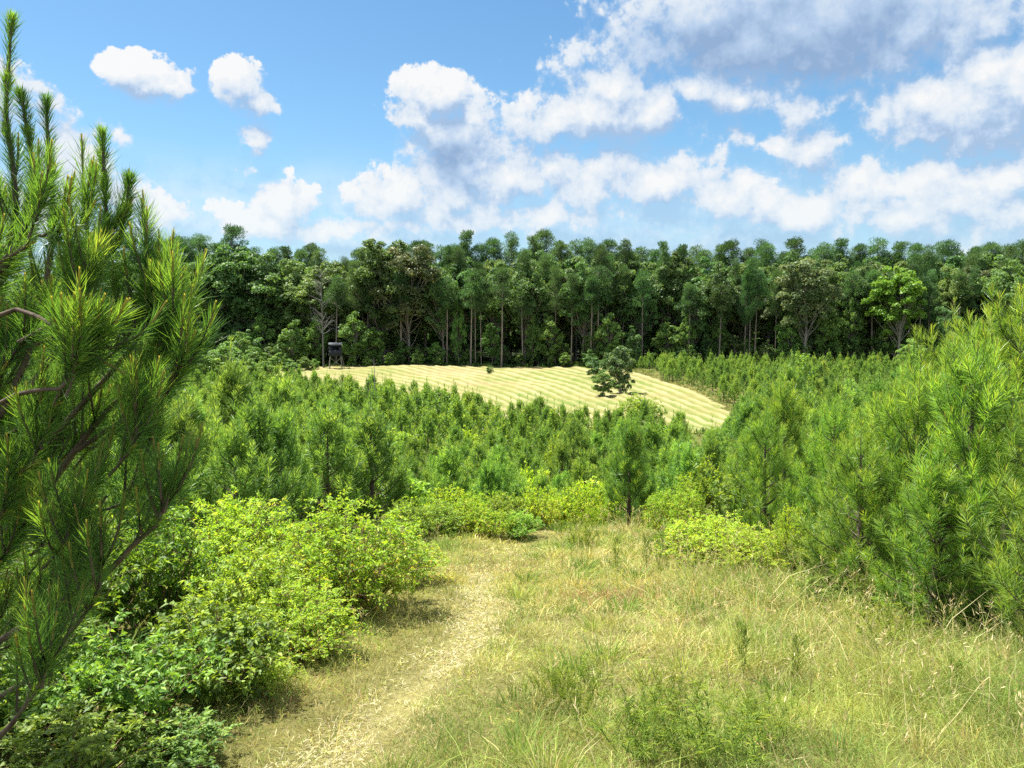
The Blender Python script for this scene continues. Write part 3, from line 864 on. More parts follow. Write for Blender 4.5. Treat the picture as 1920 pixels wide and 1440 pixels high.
    needles_on(ned, r, *B, 80, .11, .0022, .35, bias=-.2, open1=40)
    tip = S2[2]; d = nrm(S2[2] - S2[1])
    tubes(ned, tip - d * .05, tip, tip + d * .05, .005, .003, 2, 5, 0, .97)
    return thing('pine_tree', [('trunk', make_mesh('near_pine_trunk', wood, [M_BARK], True)), ('needles', make_mesh('near_pine_needles', ned, [M_NEEDLE_BIG]))],
                 (bx, by, bz), 0, 1, 'big pine close by on the left, brown limbs and upright needle tips against the sky', 'tree')


crafted_pine()

# ------------------------------------------------------------------ pines on the right bank of the path
side_protos = [pine_meshes('bank_pine', 30 + i, 3.0, [1.0, 1.15, .9, 1.1][i], LOD_SIDE, M_NEEDLE) for i in range(4)]


def tip_plant(px, py, y):
    """ground position and height of a plant whose top shows at a pixel"""
    p = at(px, py, y); g = float(G(p[0], p[1]))
    return (float(p[0]), float(p[1]), g), float(p[2] - g)


bank = [
    (1905, 500, 8.2, 'tallest pine of the right bank, its leader rising highest at the frame edge'),
    (1795, 575, 9.5, 'bank pine with a single reddish candle tip against the dark forest, right side'),
    (1845, 610, 6.3, 'bright green pine on the right bank nearest the frame edge, arching feathery boughs'),
    (1640, 745, 8.6, 'short pine of the right bank showing its bare dark leader between taller pines'),
    (1720, 660, 7.2, 'dense pine on the right bank overhanging the tall grass'),
    (2010, 720, 5.2, 'low pine boughs reaching in over the grass at the right frame edge'),
    (1480, 700, 13.5, 'slender pine with several soft upright tips right of the mown field corner'),
    (1565, 730, 10.8, 'feathery pine between the yellow green bush and the right bank pines'),
    (1850, 640, 13.0, 'pine partly hidden behind the tallest pine of the right bank'),
    (1400, 815, 14.5, 'small pine just behind the yellow green bushes right of the path'),
    (1690, 720, 12.0, 'pine seen in the gap behind the short bare leader pine on the right'),
    (1440, 760, 11.5, 'pine standing just right of the upright gap behind the lime bushes'),
    (1700, 690, 9.8, 'pine with a thin leader left of the reddish candle tip pine'),
    (1620, 800, 7.4, 'shorter bright pine in front of the short bare leader pine'),
    (1760, 850, 6.2, 'low bright pine in front of the dense bank pine'),
    (1560, 960, 8.0, 'little pine growing low behind the yellow bush right of the path'),
]
for i, (px, py, y, lab) in enumerate(bank):
    loc, h = tip_plant(px, py, y)
    s = h / 3.45
    thing('pine_tree', side_protos[i % 4], loc, rng.uniform(0, 6.28), (max(s, .62), max(s, .62), s), lab, 'tree', 'pines on the right bank of the path')
loc, h = tip_plant(1180, 795, 14.0)
lone = pine_meshes('lone_pine', 77, 2.0, .62, dict(LOD_SIDE, shoot=.28, K=60, w=.006, step=.2, lat=5, low=.2), M_NEEDLE_BIG)
thing('pine_tree', lone, loc, .6, h / 2.2, 'young pine standing alone at the end of the grass path with a bare dark stem', 'tree')

# ------------------------------------------------------------------ plantation
mid_protos = [pine_meshes('plantation_pine', 50 + i, 2.5, 1.08, LOD_MID, M_NEEDLE_FAR) for i in range(6)]
far_src = [pine_meshes('far_pine', 70 + i, 2.5, 1.08, LOD_FAR, M_NEEDLE_FAR, single=True) for i in range(5)]
far_protos = [[('trunk', make_mesh('far_pine_trunk', w, [M_BARK], True)), ('needles', make_mesh('far_pine_needles', n_, [M_NEEDLE_FAR]))] for w, n_ in far_src]

pr = np.random.default_rng(99)
cand = []
yy = 15.2
while yy < 127:
    step_x = 1.5 + .008 * yy
    for xx in np.arange(-.74 * yy - 2, .74 * yy + 2, step_x):
        x = xx + pr.normal() * .38; y = yy + pr.normal() * .45
        if in_field(x, y, -.9):
            continue
        if y < 17.5 and -2.5 < x < 5.5:
            continue
        if y < 20.5 and .2 < x < 4.4:
            continue
        if pr.uniform() < .06:
            continue
        cand.append((x, y))
    yy += 1.5 + .012 * yy
# left flank of the path, nearer than the brow
for (px, py, y) in [(520, 800, 12), (400, 760, 11), (470, 880, 10.5), (330, 800, 10), (610, 870, 13.5), (700, 890, 15), (270, 700, 12), (180, 760, 9.5), (440, 690, 17), (540, 700, 19), (300, 640, 18)]:
    p = at(px, py, y); cand.append((float(p[0]), float(p[1])))
for q in range(70):
    y = pr.uniform(8.5, 16.5); x = pr.uniform(-.78 * y - 1.5, -3.4)
    if all((x - a) ** 2 + (y - b) ** 2 > 1.1 for a, b in cand[-90:]):
        cand.append((x, y))
cand = np.array(cand)
print('plantation candidates', len(cand))
order = np.argsort(cand[:, 1] + .12 * np.abs(cand[:, 0]))
cand = cand[order]
NIND = 290
stuff = []
for i, (x, y) in enumerate(cand):
    g = float(G(x, y))
    h = pr.uniform(1.75, 3.05) * (.92 if -6 < x < 7 and y < 40 else 1.06)
    if y < 14:
        h = pr.uniform(2.0, 2.5)
    if 24 < y < 60 and pr.uniform() < .06:
        h *= 1.22
    if -.3 < x / y < .31 and y < 75 and y > 16:
        pxx = 960 + FPX * x / y
        lim = np.interp(pxx, [540, 620, 700, 780, 850, 900, 950, 1050, 1150, 1230, 1290, 1330, 1365, 1400], [686, 695, 702, 706, 722, 736, 746, 754, 762, 768, 792, 812, 785, 735])
        lim = lim - (34 if pr.uniform() < .28 else 12) * pr.uniform(0, 1) + 4
        zc = float(at(pxx, lim, y)[2]) - g
        if zc < .9:
            continue
        if y > float(np.interp(x, _fn_x, _fn_y)) - 9:
            h = min(max(h, zc * pr.uniform(.74, 1.0)), 3.7)
        h = min(h, zc / 1.02)
        s = h / 3.1
        w = max(s, .62) * pr.uniform(.98, 1.28)
    else:
        s = h / 3.1; w = s * pr.uniform(.98, 1.28)
    if i < NIND:
        protos = mid_protos if y < 40 else far_protos
        if y < 20:
            lab = 'young pine at the near edge of the plantation, just past the path bushes'
            grp = 'plantation pines nearest the path'
        elif x < -5:
            lab = 'young pine in the left part of the plantation below the far hay field'; grp = 'plantation pines on the left'
        elif x > 7:
            lab = 'young pine in the right part of the plantation beside the far hay field'; grp = 'plantation pines on the right'
        else:
            lab = 'young pine in the middle of the plantation between path end and hay field'; grp = 'plantation pines in the middle'
        thing('young_pine', protos[i % len(protos)], (x, y, g), pr.uniform(0, 6.28), (w, w, s), lab, 'tree', grp)
    else:
        stuff.append((int(pr.integers(0, len(far_src))), x, y, g - .05, pr.uniform(0, 6.28), s))
src = [[w.arrays(), n_.arrays()] for w, n_ in far_src]
mb = join_copies(src, stuff)
o = obj('far_plantation', make_mesh('far_plantation', mb, [M_BARK, M_NEEDLE_FAR])); kind(o, 'stuff', 'far rows of young pines beside and beyond the hay field')

# ------------------------------------------------------------------ bushes beside the path
B_YEL = [bush_meshes('lime_bush', 200 + i, 1.25, .8, 64, 14, 18, .05, .019, M_BUSH, None, .8, .5, .15, .28) for i in range(3)]
B_DARK = [bush_meshes('leafy_bush', 220 + i, 1.1, .75, 40, 12, 16, .06, .028, M_SHRUB, None, .7, .5, .18, .06) for i in range(3)]
B_GUM = [bush_meshes('broadleaf_bush', 240 + i, 1.1, .7, 30, 12, 15, .075, .036, M_DARKLEAF, None, .6, .6, .2, .03) for i in range(3)]
B_BRM = [bush_meshes('bramble_bush', 260 + i, .8, .75, 44, 10, 14, .055, .026, M_BUSH, None, .7, .3, .2, .4) for i in range(2)]


def bush(name, protos, k, px, pt, y, w, lab, grp=None, rot=None, sx=1.0):
    """top of the bush shows at (px, pt); w = width in photo pixels"""
    loc, h = tip_plant(px, pt, y)
    d = {'B_YEL': (1.25, .8), 'B_DARK': (1.1, .75), 'B_GUM': (1.1, .7), 'B_BRM': (.8, .75)}[protos]
    m = globals()[protos][k % len(globals()[protos])]
    ws = w / FPX * y / (2 * d[1] * .92)
    return thing(name, m, loc, rng.uniform(0, 6.28) if rot is None else rot, (ws * sx, ws, h / d[0]), lab, 'bush', grp)


bush('leafy_bush', 'B_YEL', 0, 655, 940, 6.9, 285, 'largest yellow green bush left of the path, rounded and thick with small leaves')
bush('leafy_bush', 'B_YEL', 1, 445, 935, 7.6, 260, 'lime green bush behind and left of the largest yellow green bush')
bush('leafy_bush', 'B_YEL', 2, 560, 1105, 5.6, 220, 'yellowing low bush in front of the largest bush with rusty stems showing')
bush('leafy_bush', 'B_YEL', 0, 745, 1010, 8.2, 170, 'small lime bush at the right shoulder of the largest bush', None, 2.0)
bush('leafy_bush', 'B_DARK', 0, 460, 1035, 5.9, 230, 'shaded grey green bush between the lime bush and the yellowing low bush')
bush('leafy_bush', 'B_DARK', 1, 300, 975, 6.2, 280, 'leafy bush under the lowest limb of the big left pine')
bush('leafy_bush', 'B_DARK', 2, 120, 960, 5.6, 300, 'tall leafy bush seen through the limbs of the big left pine')
bush('broadleaf_bush', 'B_GUM', 0, 400, 1140, 4.6, 270, 'dark broadleaf bush below the big pine with lobed glossy leaves')
bush('broadleaf_bush', 'B_GUM', 1, 250, 1190, 4.0, 300, 'dark glossy bush in the shade at the bottom left corner side of the path')
bush('broadleaf_bush', 'B_GUM', 2, 60, 1180, 4.0, 300, 'dark broadleaf bush at the left frame edge under the big pine')
bush('broadleaf_bush', 'B_GUM', 0, 120, 1350, 3.3, 300, 'lowest dark bush in the bottom left corner of the scene', None, 1.3)
bush('broadleaf_bush', 'B_GUM', 1, 320, 1370, 3.55, 230, 'small dark bush at the near left edge of the path with pale leaf tips', None, 4.0)
bush('leafy_bush', 'B_YEL', 1, 480, 1240, 4.7, 150, 'straggly yellow and rust bush at the edge of the wheel rut', None, .7)
bush('leafy_bush', 'B_YEL', 1, 1330, 965, 9.3, 190, 'yellow green bush right of the path, widest of the right hand bushes', None, 1.0)
bush('leafy_bush', 'B_YEL', 2, 1420, 985, 8.6, 170, 'lime bush on the right of the path close to the bank pines')
bush('leafy_bush', 'B_YEL', 0, 1270, 905, 11.8, 120, 'upright lime bush right of the lone young pine', None, 3.0)
bush('leafy_bush', 'B_DARK', 1, 1265, 985, 10.3, 90, 'small dark green bush at the foot of the right hand lime bushes', None, 2.2)
bush('leafy_bush', 'B_YEL', 1, 1490, 950, 8.4, 90, 'leggy lime shoot bush leaning before the bank pines', None, 5.0)
bush('broadleaf_bush', 'B_GUM', 2, 1555, 1085, 7.2, 110, 'dark leafy bush at the grass edge under the right bank pines', None, .3)
bush('broadleaf_bush', 'B_GUM', 0, 1790, 1110, 6.3, 170, 'dark weedy bush beneath the tallest bank pine', None, 2.9)
bush('leafy_bush', 'B_DARK', 0, 1660, 1120, 6.8, 120, 'grey green weedy bush beneath the bank pines beside tall grass', None, 4.4)
for i, (px, pt, y, w) in enumerate([(815, 945, 12.6, 110), (870, 940, 12.9, 110), (925, 955, 12.7, 95), (975, 960, 13.0, 90), (1045, 925, 15.6, 110), (1090, 915, 15.8, 100), (765, 940, 12.0, 90), (1005, 915, 14.4, 100), (1115, 950, 15.2, 60), (1225, 940, 14.2, 70), (845, 915, 14.4, 110), (900, 925, 14.6, 110), (950, 930, 14.2, 100)]):
    lab = 'yellow green bramble along the far end of the grass path before the pines'
    bush('bramble_bush', 'B_BRM' if i % 3 else 'B_DARK', i, px, pt, y, w, lab, 'brambles along the end of the path')

# ------------------------------------------------------------------ weeds standing in the grass
W_FERN = [bush_meshes('weed', 300 + i, .5, .36, 22, 8, 9, .05, .0034, M_WEED, M_WEED, .5, .3, .22, .04, 1.8, .3) for i in range(2)]
W_STALK = [bush_meshes('stalk', 310 + i, .6, .07, 5, 12, 5, .04, .0045, M_WEED, M_WEED, .2, .2, .18, .1, .9, .4) for i in range(2)]


def weed(protos, k, px, base_py, y, h, lab, grp=None, wide=1.0):
    p = at(px, base_py, y); x = float(p[0]); base = .5 if protos is W_FERN else .6
    thing('tall_weed', protos[k % 2], (x, y, float(G(x, y))), rng.uniform(0, 6.28), (h / base * wide, h / base * wide, h / base), lab, 'weed', grp)


for k, (px, y, h, wd, lab) in enumerate([
    (1200, 3.75, .34, 1.5, 'wide ferny green weed clump at the bottom edge of the grass'),
    (1330, 3.65, .36, 1.6, 'dense ferny weed at the bottom right of the grass, fullest of the clumps'),
    (1420, 3.9, .3, 1.2, 'ferny weed right beside the fullest clump in the near grass'),
    (1090, 4.3, .3, 1.0, 'leaning light green weed in the near grass with grasslike fronds'),
    (1030, 4.35, .26, .9, 'small feathery weed left of the leaning one in the near grass'),
    (1250, 4.1, .3, 1.1, 'ferny weed just behind the wide clump at the bottom edge')]):
    weed(W_FERN, k, px, 1400, y, h, lab, 'ferny weeds in the near grass', wd)
for k, (px, y, h, lab) in enumerate([
    (1493, 4.9, .36, 'single dark stalk standing upright in the pale grass on the right'),
    (1390, 5.0, .42, 'thin green stalk left of the single dark stalk'),
    (1155, 9.2, .42, 'greenish weed stalk below the green grass tuft on the path'),
    (1210, 9.0, .5, 'tall grey stalk right of the path below the lone pine'),
    (1235, 9.3, .5, 'second grey stalk right of the path nearest the lime bushes'),
    (1790, 4.5, .34, 'light green sprouting stalk in the right foreground grass'),
    (1620, 6.3, .45, 'stalk at the grass edge under the bank pines')]):
    weed(W_STALK, k, px, 1250, y, h, lab, 'weed stalks standing in the grass')
weed(W_FERN, 0, 1680, 1200, 5.6, .4, 'bushy green weed in the rank grass before the bank pines', None, 1.2)
weed(W_FERN, 1, 1085, 1040, 11.4, .42, 'dark green grass tuft in the far part of the path', None, 1.6)

# ------------------------------------------------------------------ saplings and shrubs scattered through the plantation
S_SAP = [bush_meshes('sapling', 400 + i, 2.2, .9, 20, 10, 12, .15, .085, m, M_TWIG, .6, .5, .2, .03) for i, m in enumerate([M_SHRUB, M_SHRUB, M_DARKLEAF, M_BUSH])]
sap = [
    (1000, 860, 26, 1.0, 3, 'lime leaved sapling among the middle plantation pines'),
    (1045, 815, 30, 1.0, 0, 'pale branching sapling in the middle of the plantation, right of the lime leaved one'),
    (830, 735, 52, 2.4, 2, 'dark spreading shrub at the plantation edge before the hay field'),
    (735, 725, 55, 2.2, 2, 'dark leafy shrub below the bare dead sapling'),
    (790, 760, 46, 1.8, 0, 'mid green shrub just before the dark spreading shrub'),
    (1190, 735, 60, 2.2, 0, 'leafy shrub in front of the lone field tree'),
    (1225, 750, 58, 1.8, 2, 'dark shrub right of the leafy shrub before the lone field tree'),
    (870, 790, 38, 1.2, 3, 'yellow green sapling left of the plantation middle'),
    (680, 810, 34, 1.4, 3, 'yellow leaved shrub in the left plantation'),
    (620, 860, 24, 1.2, 0, 'leafy shrub low in the left plantation'),
    (560, 790, 30, 1.5, 2, 'dark shrub in the left plantation'),
    (1500, 670, 70, 2.8, 2, 'dark oak sprout among the pines right of the hay field'),
    (1690, 720, 34, 1.8, 2, 'pale flowering shrub in a dark gap among the right hand pines'),
    (1460, 760, 30, 1.4, 0, 'leafy sapling among the pines by the hay field corner'),
    (930, 905, 19, 1.0, 0, 'leafy sapling just behind the brambles at the path end'),
    (740, 920, 18, 1.2, 3, 'lime shrub behind the left brambles at the foot of the pines'),
    (530, 900, 15, 1.3, 2, 'dark shrub in the hollow behind the lime bushes'),
    (1120, 880, 19, 1.1, 3, 'lime shrub left of the lone young pine, behind the brambles'),
    (1330, 850, 19, 1.2, 0, 'leafy shrub behind the right hand lime bushes'),
    (1400, 900, 14, 1.0, 2, 'dark shrub in the gap behind the right hand lime bushes'),
]
for (px, pt, y, w, k, lab) in sap:
    loc, h = tip_plant(px, pt, y); h = max(h, 1.0)
    thing('leafy_sapling', S_SAP[k], loc, rng.uniform(0, 6.28), (w / 1.8, w / 1.8, h / 2.2), lab, 'shrub')

print('plantation built', round(time.time() - T0, 1))
for i in range(46):
    y = pr.uniform(18, 75); x = pr.uniform(-.55, .6) * y
    if in_field(x, y, -.6) or (y < 19 and -2 < x < 4.6):
        continue
    g = float(G(x, y)); h = pr.uniform(1.0, 1.9)
    if -.3 < x / y < .31:
        lim = np.interp(960 + FPX * x / y, [540, 850, 950, 1230, 1290, 1330, 1365, 1400], [700, 726, 750, 772, 795, 815, 790, 740])
        h = min(h, float(at(960 + FPX * x / y, lim, y)[2]) - g)
    if h < .7:
        continue
    sd = 'left' if x < -4 else 'right' if x > 8 else 'middle'
    thing('leafy_shrub', S_SAP[[0, 3, 3, 1][i % 4]], (x, y, g), pr.uniform(0, 6.28), (h / 2.0, h / 2.0, h / 2.2), 'small light green shrub mixed in among the young pines, ' + sd + ' of the plantation', 'shrub', 'light green shrubs among the pines, ' + sd)
#@@FOREST
# ------------------------------------------------------------------ forest wall
BT = [broad_tree('edge_tree', 500 + i, 17, 8.6, [.42, .3, .25, .4, .4, .25][i], m, 150, 150, .2, .24, .85, lo, crm=.085) for i, (m, lo) in enumerate([(M_LEAF, 3), (M_LEAF, 12), (M_LEAF, 26), (M_LEAF_TAN, 6), (M_LEAF, 9), (M_LEAF, 34)])]
BT_BIG = broad_tree('big_tree', 520, 20, 12, .2, M_LEAF, 230, 170, .22, .4, .8, 24, crm=.07)
BT_LIME = broad_tree('lime_tree', 521, 15, 6.5, .38, M_LEAF_LIME, 110, 150, .2, .2, .85, crm=.09)
BT_TAN = broad_tree('tan_tree', 522, 17, 8.5, .4, M_LEAF_TAN, 140, 150, .2, .24, .85, 4, crm=.085)
TP = [tall_pine('tall_pine', 540 + i, 24, [6.5, 7.5, 5.5, 7, 6][i], [.48, .55, .42, .6, .5][i], 74, 140) for i in range(5)]
UB = [broad_tree('understorey_tree', 560 + i, 6, 4.2, .1, m, 70, 110, .15, .08, .8, 0, crm=.1) for i, m in enumerate([M_LEAF, M_EDGE, M_LEAF, M_EDGE])]
fr = np.random.default_rng(314)


def crown_top(protos):
    me = protos[1][1]
    z = np.empty(len(me.vertices) * 3, np.float32); me.vertices.foreach_get('co', z)
    return float(np.percentile(z[2::3], 99.7))


def ftree(name, protos, x, y, H, H0, w, lab, cat='tree', grp=None):
    s = H / crown_top(protos)
    return thing(name, protos, (x, y, float(G(x, y)) - .1), fr.uniform(0, 6.28), (s * w, s * w, s), lab, cat, grp)


def top_h(px, py, y):
    loc, h = tip_plant(px, py, y)
    return loc[0], h


# skyline of the broadleaf front (photo pixels: x, top y)
front = [(250, 520), (300, 500), (345, 490), (395, 478), (440, 462), (490, 475), (540, 492), (590, 500), (625, 492)]
for i, (px, py) in enumerate(front):
    y = 131 + fr.uniform(0, 5); x, h = top_h(px, py, y)
    ftree('forest_tree', BT[[1, 2, 5, 4][i % 4]], x, y, h, 16.4, fr.uniform(.95, 1.2), 'broadleaf tree leafy to the ground in the forest edge left of the deer stand', grp='leafy trees of the left forest edge')
x, h = top_h(715, 452, 133); ftree('forest_tree', BT_BIG, x, 133, h, 19, 1.0, 'largest rounded broadleaf tree of the forest edge, standing taller than its neighbours')
x, h = top_h(765, 462, 131); ftree('forest_tree', BT[3], x, 131, h, 16.4, 1.1, 'olive topped tree leaning on the right of the largest rounded tree')
x, h = top_h(1690, 500, 126.2); ftree('forest_tree', BT_LIME, x, 126.2, h, 14.5, 1.0, 'bright lime green tree in the right forest edge')
x, h = top_h(1510, 487, 127); ftree('forest_tree', BT_TAN, x, 127, h, 16.4, 1.05, 'pale tan topped tree in the right forest edge')
x, h = top_h(1890, 480, 129); ftree('forest_tree', BT[5], x, 129, h, 16.4, .9, 'dark green broadleaf tree at the right end of the forest edge')
front2 = [(830, 500), (880, 505), (930, 492), (985, 490), (1040, 500), (1095, 495), (1150, 505), (1200, 512), (1250, 498), (1300, 505), (1345, 500), (1395, 520), (1445, 505), (1560, 500), (1605, 505), (1640, 500), (1745, 508), (1790, 502), (1840, 500), (1950, 490), (1990, 495)]
for i, (px, py) in enumerate(front2):
    y = 130.5 + fr.uniform(0, 6); x, h = top_h(px, py + fr.normal() * 9, y)
    k = [0, 4, 1, 0, 3, 0, 4][i % 7]
    right = px > 1420
    ftree('forest_tree', BT[k], x, y, h, 16.4, fr.uniform(.8, 1.05), 'broadleaf tree with a bare lower trunk in the forest edge ' + ('behind the right hand plantation' if right else 'straight behind the hay field'),
          grp='forest edge trees ' + ('behind the plantation' if right else 'behind the field'))
for i in range(48):
    px = 240 + i * 36 + fr.normal() * 12
    y = 137 + fr.uniform(0, 4); x, h = top_h(px, 488 + fr.normal() * 9, y)
    st = 'left' if px < 660 else 'middle' if px < 1300 else 'right'
    ftree('forest_tree', BT[[0, 4, 5, 1][i % 4]], x, y, h, 16.4, fr.uniform(.85, 1.15), 'broadleaf tree in the second rank of the forest, only its upper crown showing, ' + st + ' stretch', grp='second rank forest trees, ' + st + ' stretch')
# tall pines behind, their tops make the skyline
px = 240
i = 0
while px < 2020:
    y = 141 + fr.uniform(0, 14)
    py = np.interp(px, [240, 330, 470, 520, 600, 640, 800, 900, 1100, 1200, 1340, 1500, 1700, 1920], [450, 437, 452, 448, 466, 476, 455, 446, 444, 466, 450, 452, 460, 452]) + fr.normal() * 9 + (14 if i % 3 == 1 else 0)
    x, h = top_h(px, py, y)
    ftree('tall_pine', TP[i % 5], x, y, h, 24.3, fr.uniform(.85, 1.1), 'tall dark pine behind the broadleaf trees, crown on the ' + ('left' if px < 660 else 'middle' if px < 1300 else 'right') + ' stretch of the skyline',
          grp='skyline pines, ' + ('left' if px < 660 else 'middle' if px < 1300 else 'right') + ' stretch')
    px += fr.uniform(15, 31); i += 1
# pine trunks standing inside the edge
for i in range(46):
    px = fr.uniform(640, 1960); y = fr.uniform(132.5, 140) if i % 4 else fr.uniform(128.5, 131); x, h = top_h(px, (470 if i % 4 else 500) + fr.normal() * 12, y)
    ftree('tall_pine', TP[(i * 3) % 5], x, y, h, 24.3, .7, 'slim pine just inside the forest edge, mostly bare trunk in view', grp='slim pines inside the forest edge')
TS = [tall_pine('edge_pine', 548 + i, 18, 4.6, .66, 34, 130) for i in range(3)]
for i in range(22):
    px = 650 + i * 58 + fr.normal() * 24; y = fr.uniform(127.6, 131); x, h = top_h(px, 512 + fr.normal() * 10, y)
    side = 'before the field' if px < 1240 else 'beyond the right hand plantation'
    ftree('edge_pine', TS[i % 3], x, y, h, 18, fr.uniform(.8, 1.1), 'straight pale trunk with small high crown at the forest front, ' + side, grp='pale trunks at the forest front, ' + side)
# understorey along the edge
for i in range(62):
    px = 250 + i * 27 + fr.normal() * 8; y = fr.uniform(126.8, 131.5)
    py = np.interp(px, [250, 400, 560, 640, 760, 900, 1080, 1230, 1300, 1600, 1900], [640, 625, 640, 650, 650, 648, 640, 640, 640, 630, 610]) + fr.normal() * 9 - (fr.uniform(15, 60) if i % 4 == 1 else 0)
    x, h = top_h(px, py, y); h = max(h, 1.6)
    ftree('edge_shrub', UB[i % 4], x, y, h, 5.9, fr.uniform(.9, 1.3) * min(1, 4.5 / h) ** .5, 'low shrub at the foot of the forest edge ' + ('left of the field tree' if px < 1140 else 'right of the field tree'), 'shrub', 'shrubs along the forest foot ' + ('left' if px < 1140 else 'right'))
# named smaller trees before the forest
for (px, py, y, k, w, lab) in [
    (660, 585, 125.5, 1, 1.3, 'light green small tree hanging over the dark deer stand'),
    (545, 600, 124, 3, 1.2, 'light green small tree left of the dead grey tree'),
    (450, 622, 118, 1, 1.0, 'pointed light green shrub tree before the left forest edge'),
    (1190, 610, 127, 0, 1.0, 'dark small tree behind the lone field tree'),
    (1770, 575, 124, 2, 1.1, 'light green layered small tree before the right forest edge'),
    (1705, 635, 120, 3, 1.5, 'low spreading tree with rusty top before the right forest edge'),
    (1600, 560, 129, 1, .8, 'slim pale leaved tree climbing before the dark trunks on the right'),
    (860, 560, 130, 3, .6, 'slim light leaved tree before the dark trunks behind the field'),
    (1290, 590, 129.5, 1, .7, 'slim leafy tree before the dark trunks right of the field tree'),
    (1000, 590, 130, 3, .6, 'thin leafy tree in the dark trunks above the small field bush')]:
    x, h = top_h(px, py, y); ftree('small_tree', UB[k], x, y, h, 5.9, w * .95 * min(1, 6.5 / h), lab)
for i, (px, py, y) in enumerate([(400, 660, 100), (440, 668, 95), (480, 650, 112), (520, 660, 118), (570, 668, 119), (690, 668, 123), (730, 660, 124), (780, 655, 125), (820, 668, 125), (370, 650, 92), (420, 640, 104), (460, 672, 88), (500, 676, 96), (545, 672, 104), (590, 672, 121.5), (1110, 655, 125.5), (1060, 660, 126), (1235, 690, 117), (1255, 680, 122)]):
    x, h = top_h(px, py, y); h = max(h, 1.0)
    ftree('edge_shrub', UB[1 + 2 * (i % 2)], x, y, h, 5.9, fr.uniform(1.1, 1.6), 'bright green shrub at the far edge of the hay field', 'shrub', 'bright shrubs along the far field edge')
# depth of the forest behind: one mass
fsrc = [broad_tree('depth', 580 + i, 18.5, 9, .12, M_LEAF, 60, 70, .46, .2, .55, 26, 5, raw=True) for i in range(3)]
fsrc = [[w.arrays(), l.arrays()] for w, l in fsrc]
pl = []
for row, y0 in enumerate((150, 160, 171, 183, 192)):
    for x in np.arange(-130, 131, 7.5):
        X = x + fr.normal() * 1.5; Y = y0 + fr.normal() * 2
        pl.append((int(fr.integers(0, 3)), X, Y, float(G(X, Y)), fr.uniform(0, 6.28), fr.uniform(.86, 1.02)))
mb = join_copies(fsrc, pl)
o = obj('deep_forest', make_mesh('deep_forest', mb, [M_BARK_GREY, M_LEAF])); kind(o, 'stuff', 'mass of woodland behind the forest edge')

# ------------------------------------------------------------------ trees on the field
x, h = top_h(1165, 648, 84)
ftree('field_tree', broad_tree('field_tree', 601, 6, 4.4, .14, M_LEAF_DEEP, 80, 130, .13, .17, .8, 6, crm=.085), x, 84, h, 5.9, .84, 'lone dark tree standing on the hay field with a short thick trunk')
x, h = top_h(1128, 692, 80)
ftree('field_bush', UB[1], x, 80, h, 5.9, 1.3, 'round pale green bush at the left foot of the lone field tree', 'bush')
x, h = top_h(1110, 668, 103)
ftree('field_tree', UB[2], x, 103, h, 5.9, 1.3, 'yellowish small tree behind the lone field tree')
x, h = top_h(919, 683, 112)
ftree('field_bush', UB[0], x, 112, h, 5.9, 1.2, 'single small bush alone in the middle of the hay field', 'bush')


# ------------------------------------------------------------------ dead trees
def dead_tree(name, seed, H, n, spread, rad, mat, loc, lab):
    r = np.random.default_rng(seed); tr, lm = MB(), MB()
    top = np.array([r.normal() * .2, r.normal() * .2, H])
    tubes(tr, [[0, 0, -.2]], [top * .5 + np.array([.1, 0, 0])], [top], rad, rad * .2, 10, 7, 0, .5, .05)
    t = r.uniform(.35, .98, n)
    A = bez(np.array([0, 0, -.2]), top * .5 + np.array([.1, 0, 0]), top, t)
    ph = r.uniform(0, 6.28, n); L = spread * (1.15 - t) ** .6 * r.uniform(.5, 1.1, n)
    d = np.stack([np.cos(ph), np.sin(ph), r.uniform(.3, 1.3, n)], 1); d = nrm(d)
    E = A + d * L[:, None]; C = A + d * L[:, None] * .5 + np.array([0, 0, -.08]) * L[:, None]
    tubes(lm, A, C, E, rad * .3, rad * .07, 4, 4, 0, .5)
    k = 7
    q = r.uniform(.3, 1, size=(n, k)); B = bez(A[:, None], C[:, None], E[:, None], q).reshape(-1, 3)
    dd = nrm(np.repeat(d, k, 0) + r.normal(size=(n * k, 3)) * .6); l2 = np.repeat(L, k)[:, None] * r.uniform(.15, .45, size=(n * k, 1))
    tubes(lm, B, B + dd * l2 * .5, B + dd * l2 + np.array([0, 0, .1]) * l2, rad * .09, rad * .04, 2, 3, 0, .5)
    if n <= 12:
        tr.f += [(F + tr.n, m_) for F, m_ in lm.f]; tr.v += lm.v; tr.t += lm.t
        return thing(name, [('trunk', make_mesh(name + '_trunk', tr, [mat], True))], loc, 0, 1, lab, 'tree')
    thing(name, [('trunk', make_mesh(name + '_trunk', tr, [mat], True)), ('branches', make_mesh(name + '_branches', lm, [mat]))], loc, 0, 1, lab, 'tree')


loc, h = tip_plant(603, 505, 123)
dead_tree('dead_tree', 9, h, 60, 3.4, .15, M_DEAD, loc, 'tall grey dead tree with a pale trunk rising beside the deer stand')
loc, h = tip_plant(700, 672, 60)
dead_tree('dead_sapling', 12, h, 12, 1.1, .06, M_BARK_GREY, loc, 'bare dead sapling sticking up before the left part of the hay field')
loc, h = tip_plant(325, 425, 140)
dead_tree('dead_tree', 14, h, 50, 3.5, .14, M_DEAD, loc, 'thin leafless treetop above the left skyline')


# ------------------------------------------------------------------ deer stand
def flat_mat(name, c0, c1, rough=.7, scale=5.0):
    return bark(name, c0, c1, scale, 1.0, .15)


M_CAB = flat_mat('cabin_paint', (.018, .022, .03), (.035, .04, .05))
M_ROOF = flat_mat('roof_sheet', (.07, .08, .09), (.14, .15, .16))
M_POST = flat_mat('weathered_post', (.14, .13, .11), (.3, .28, .24))


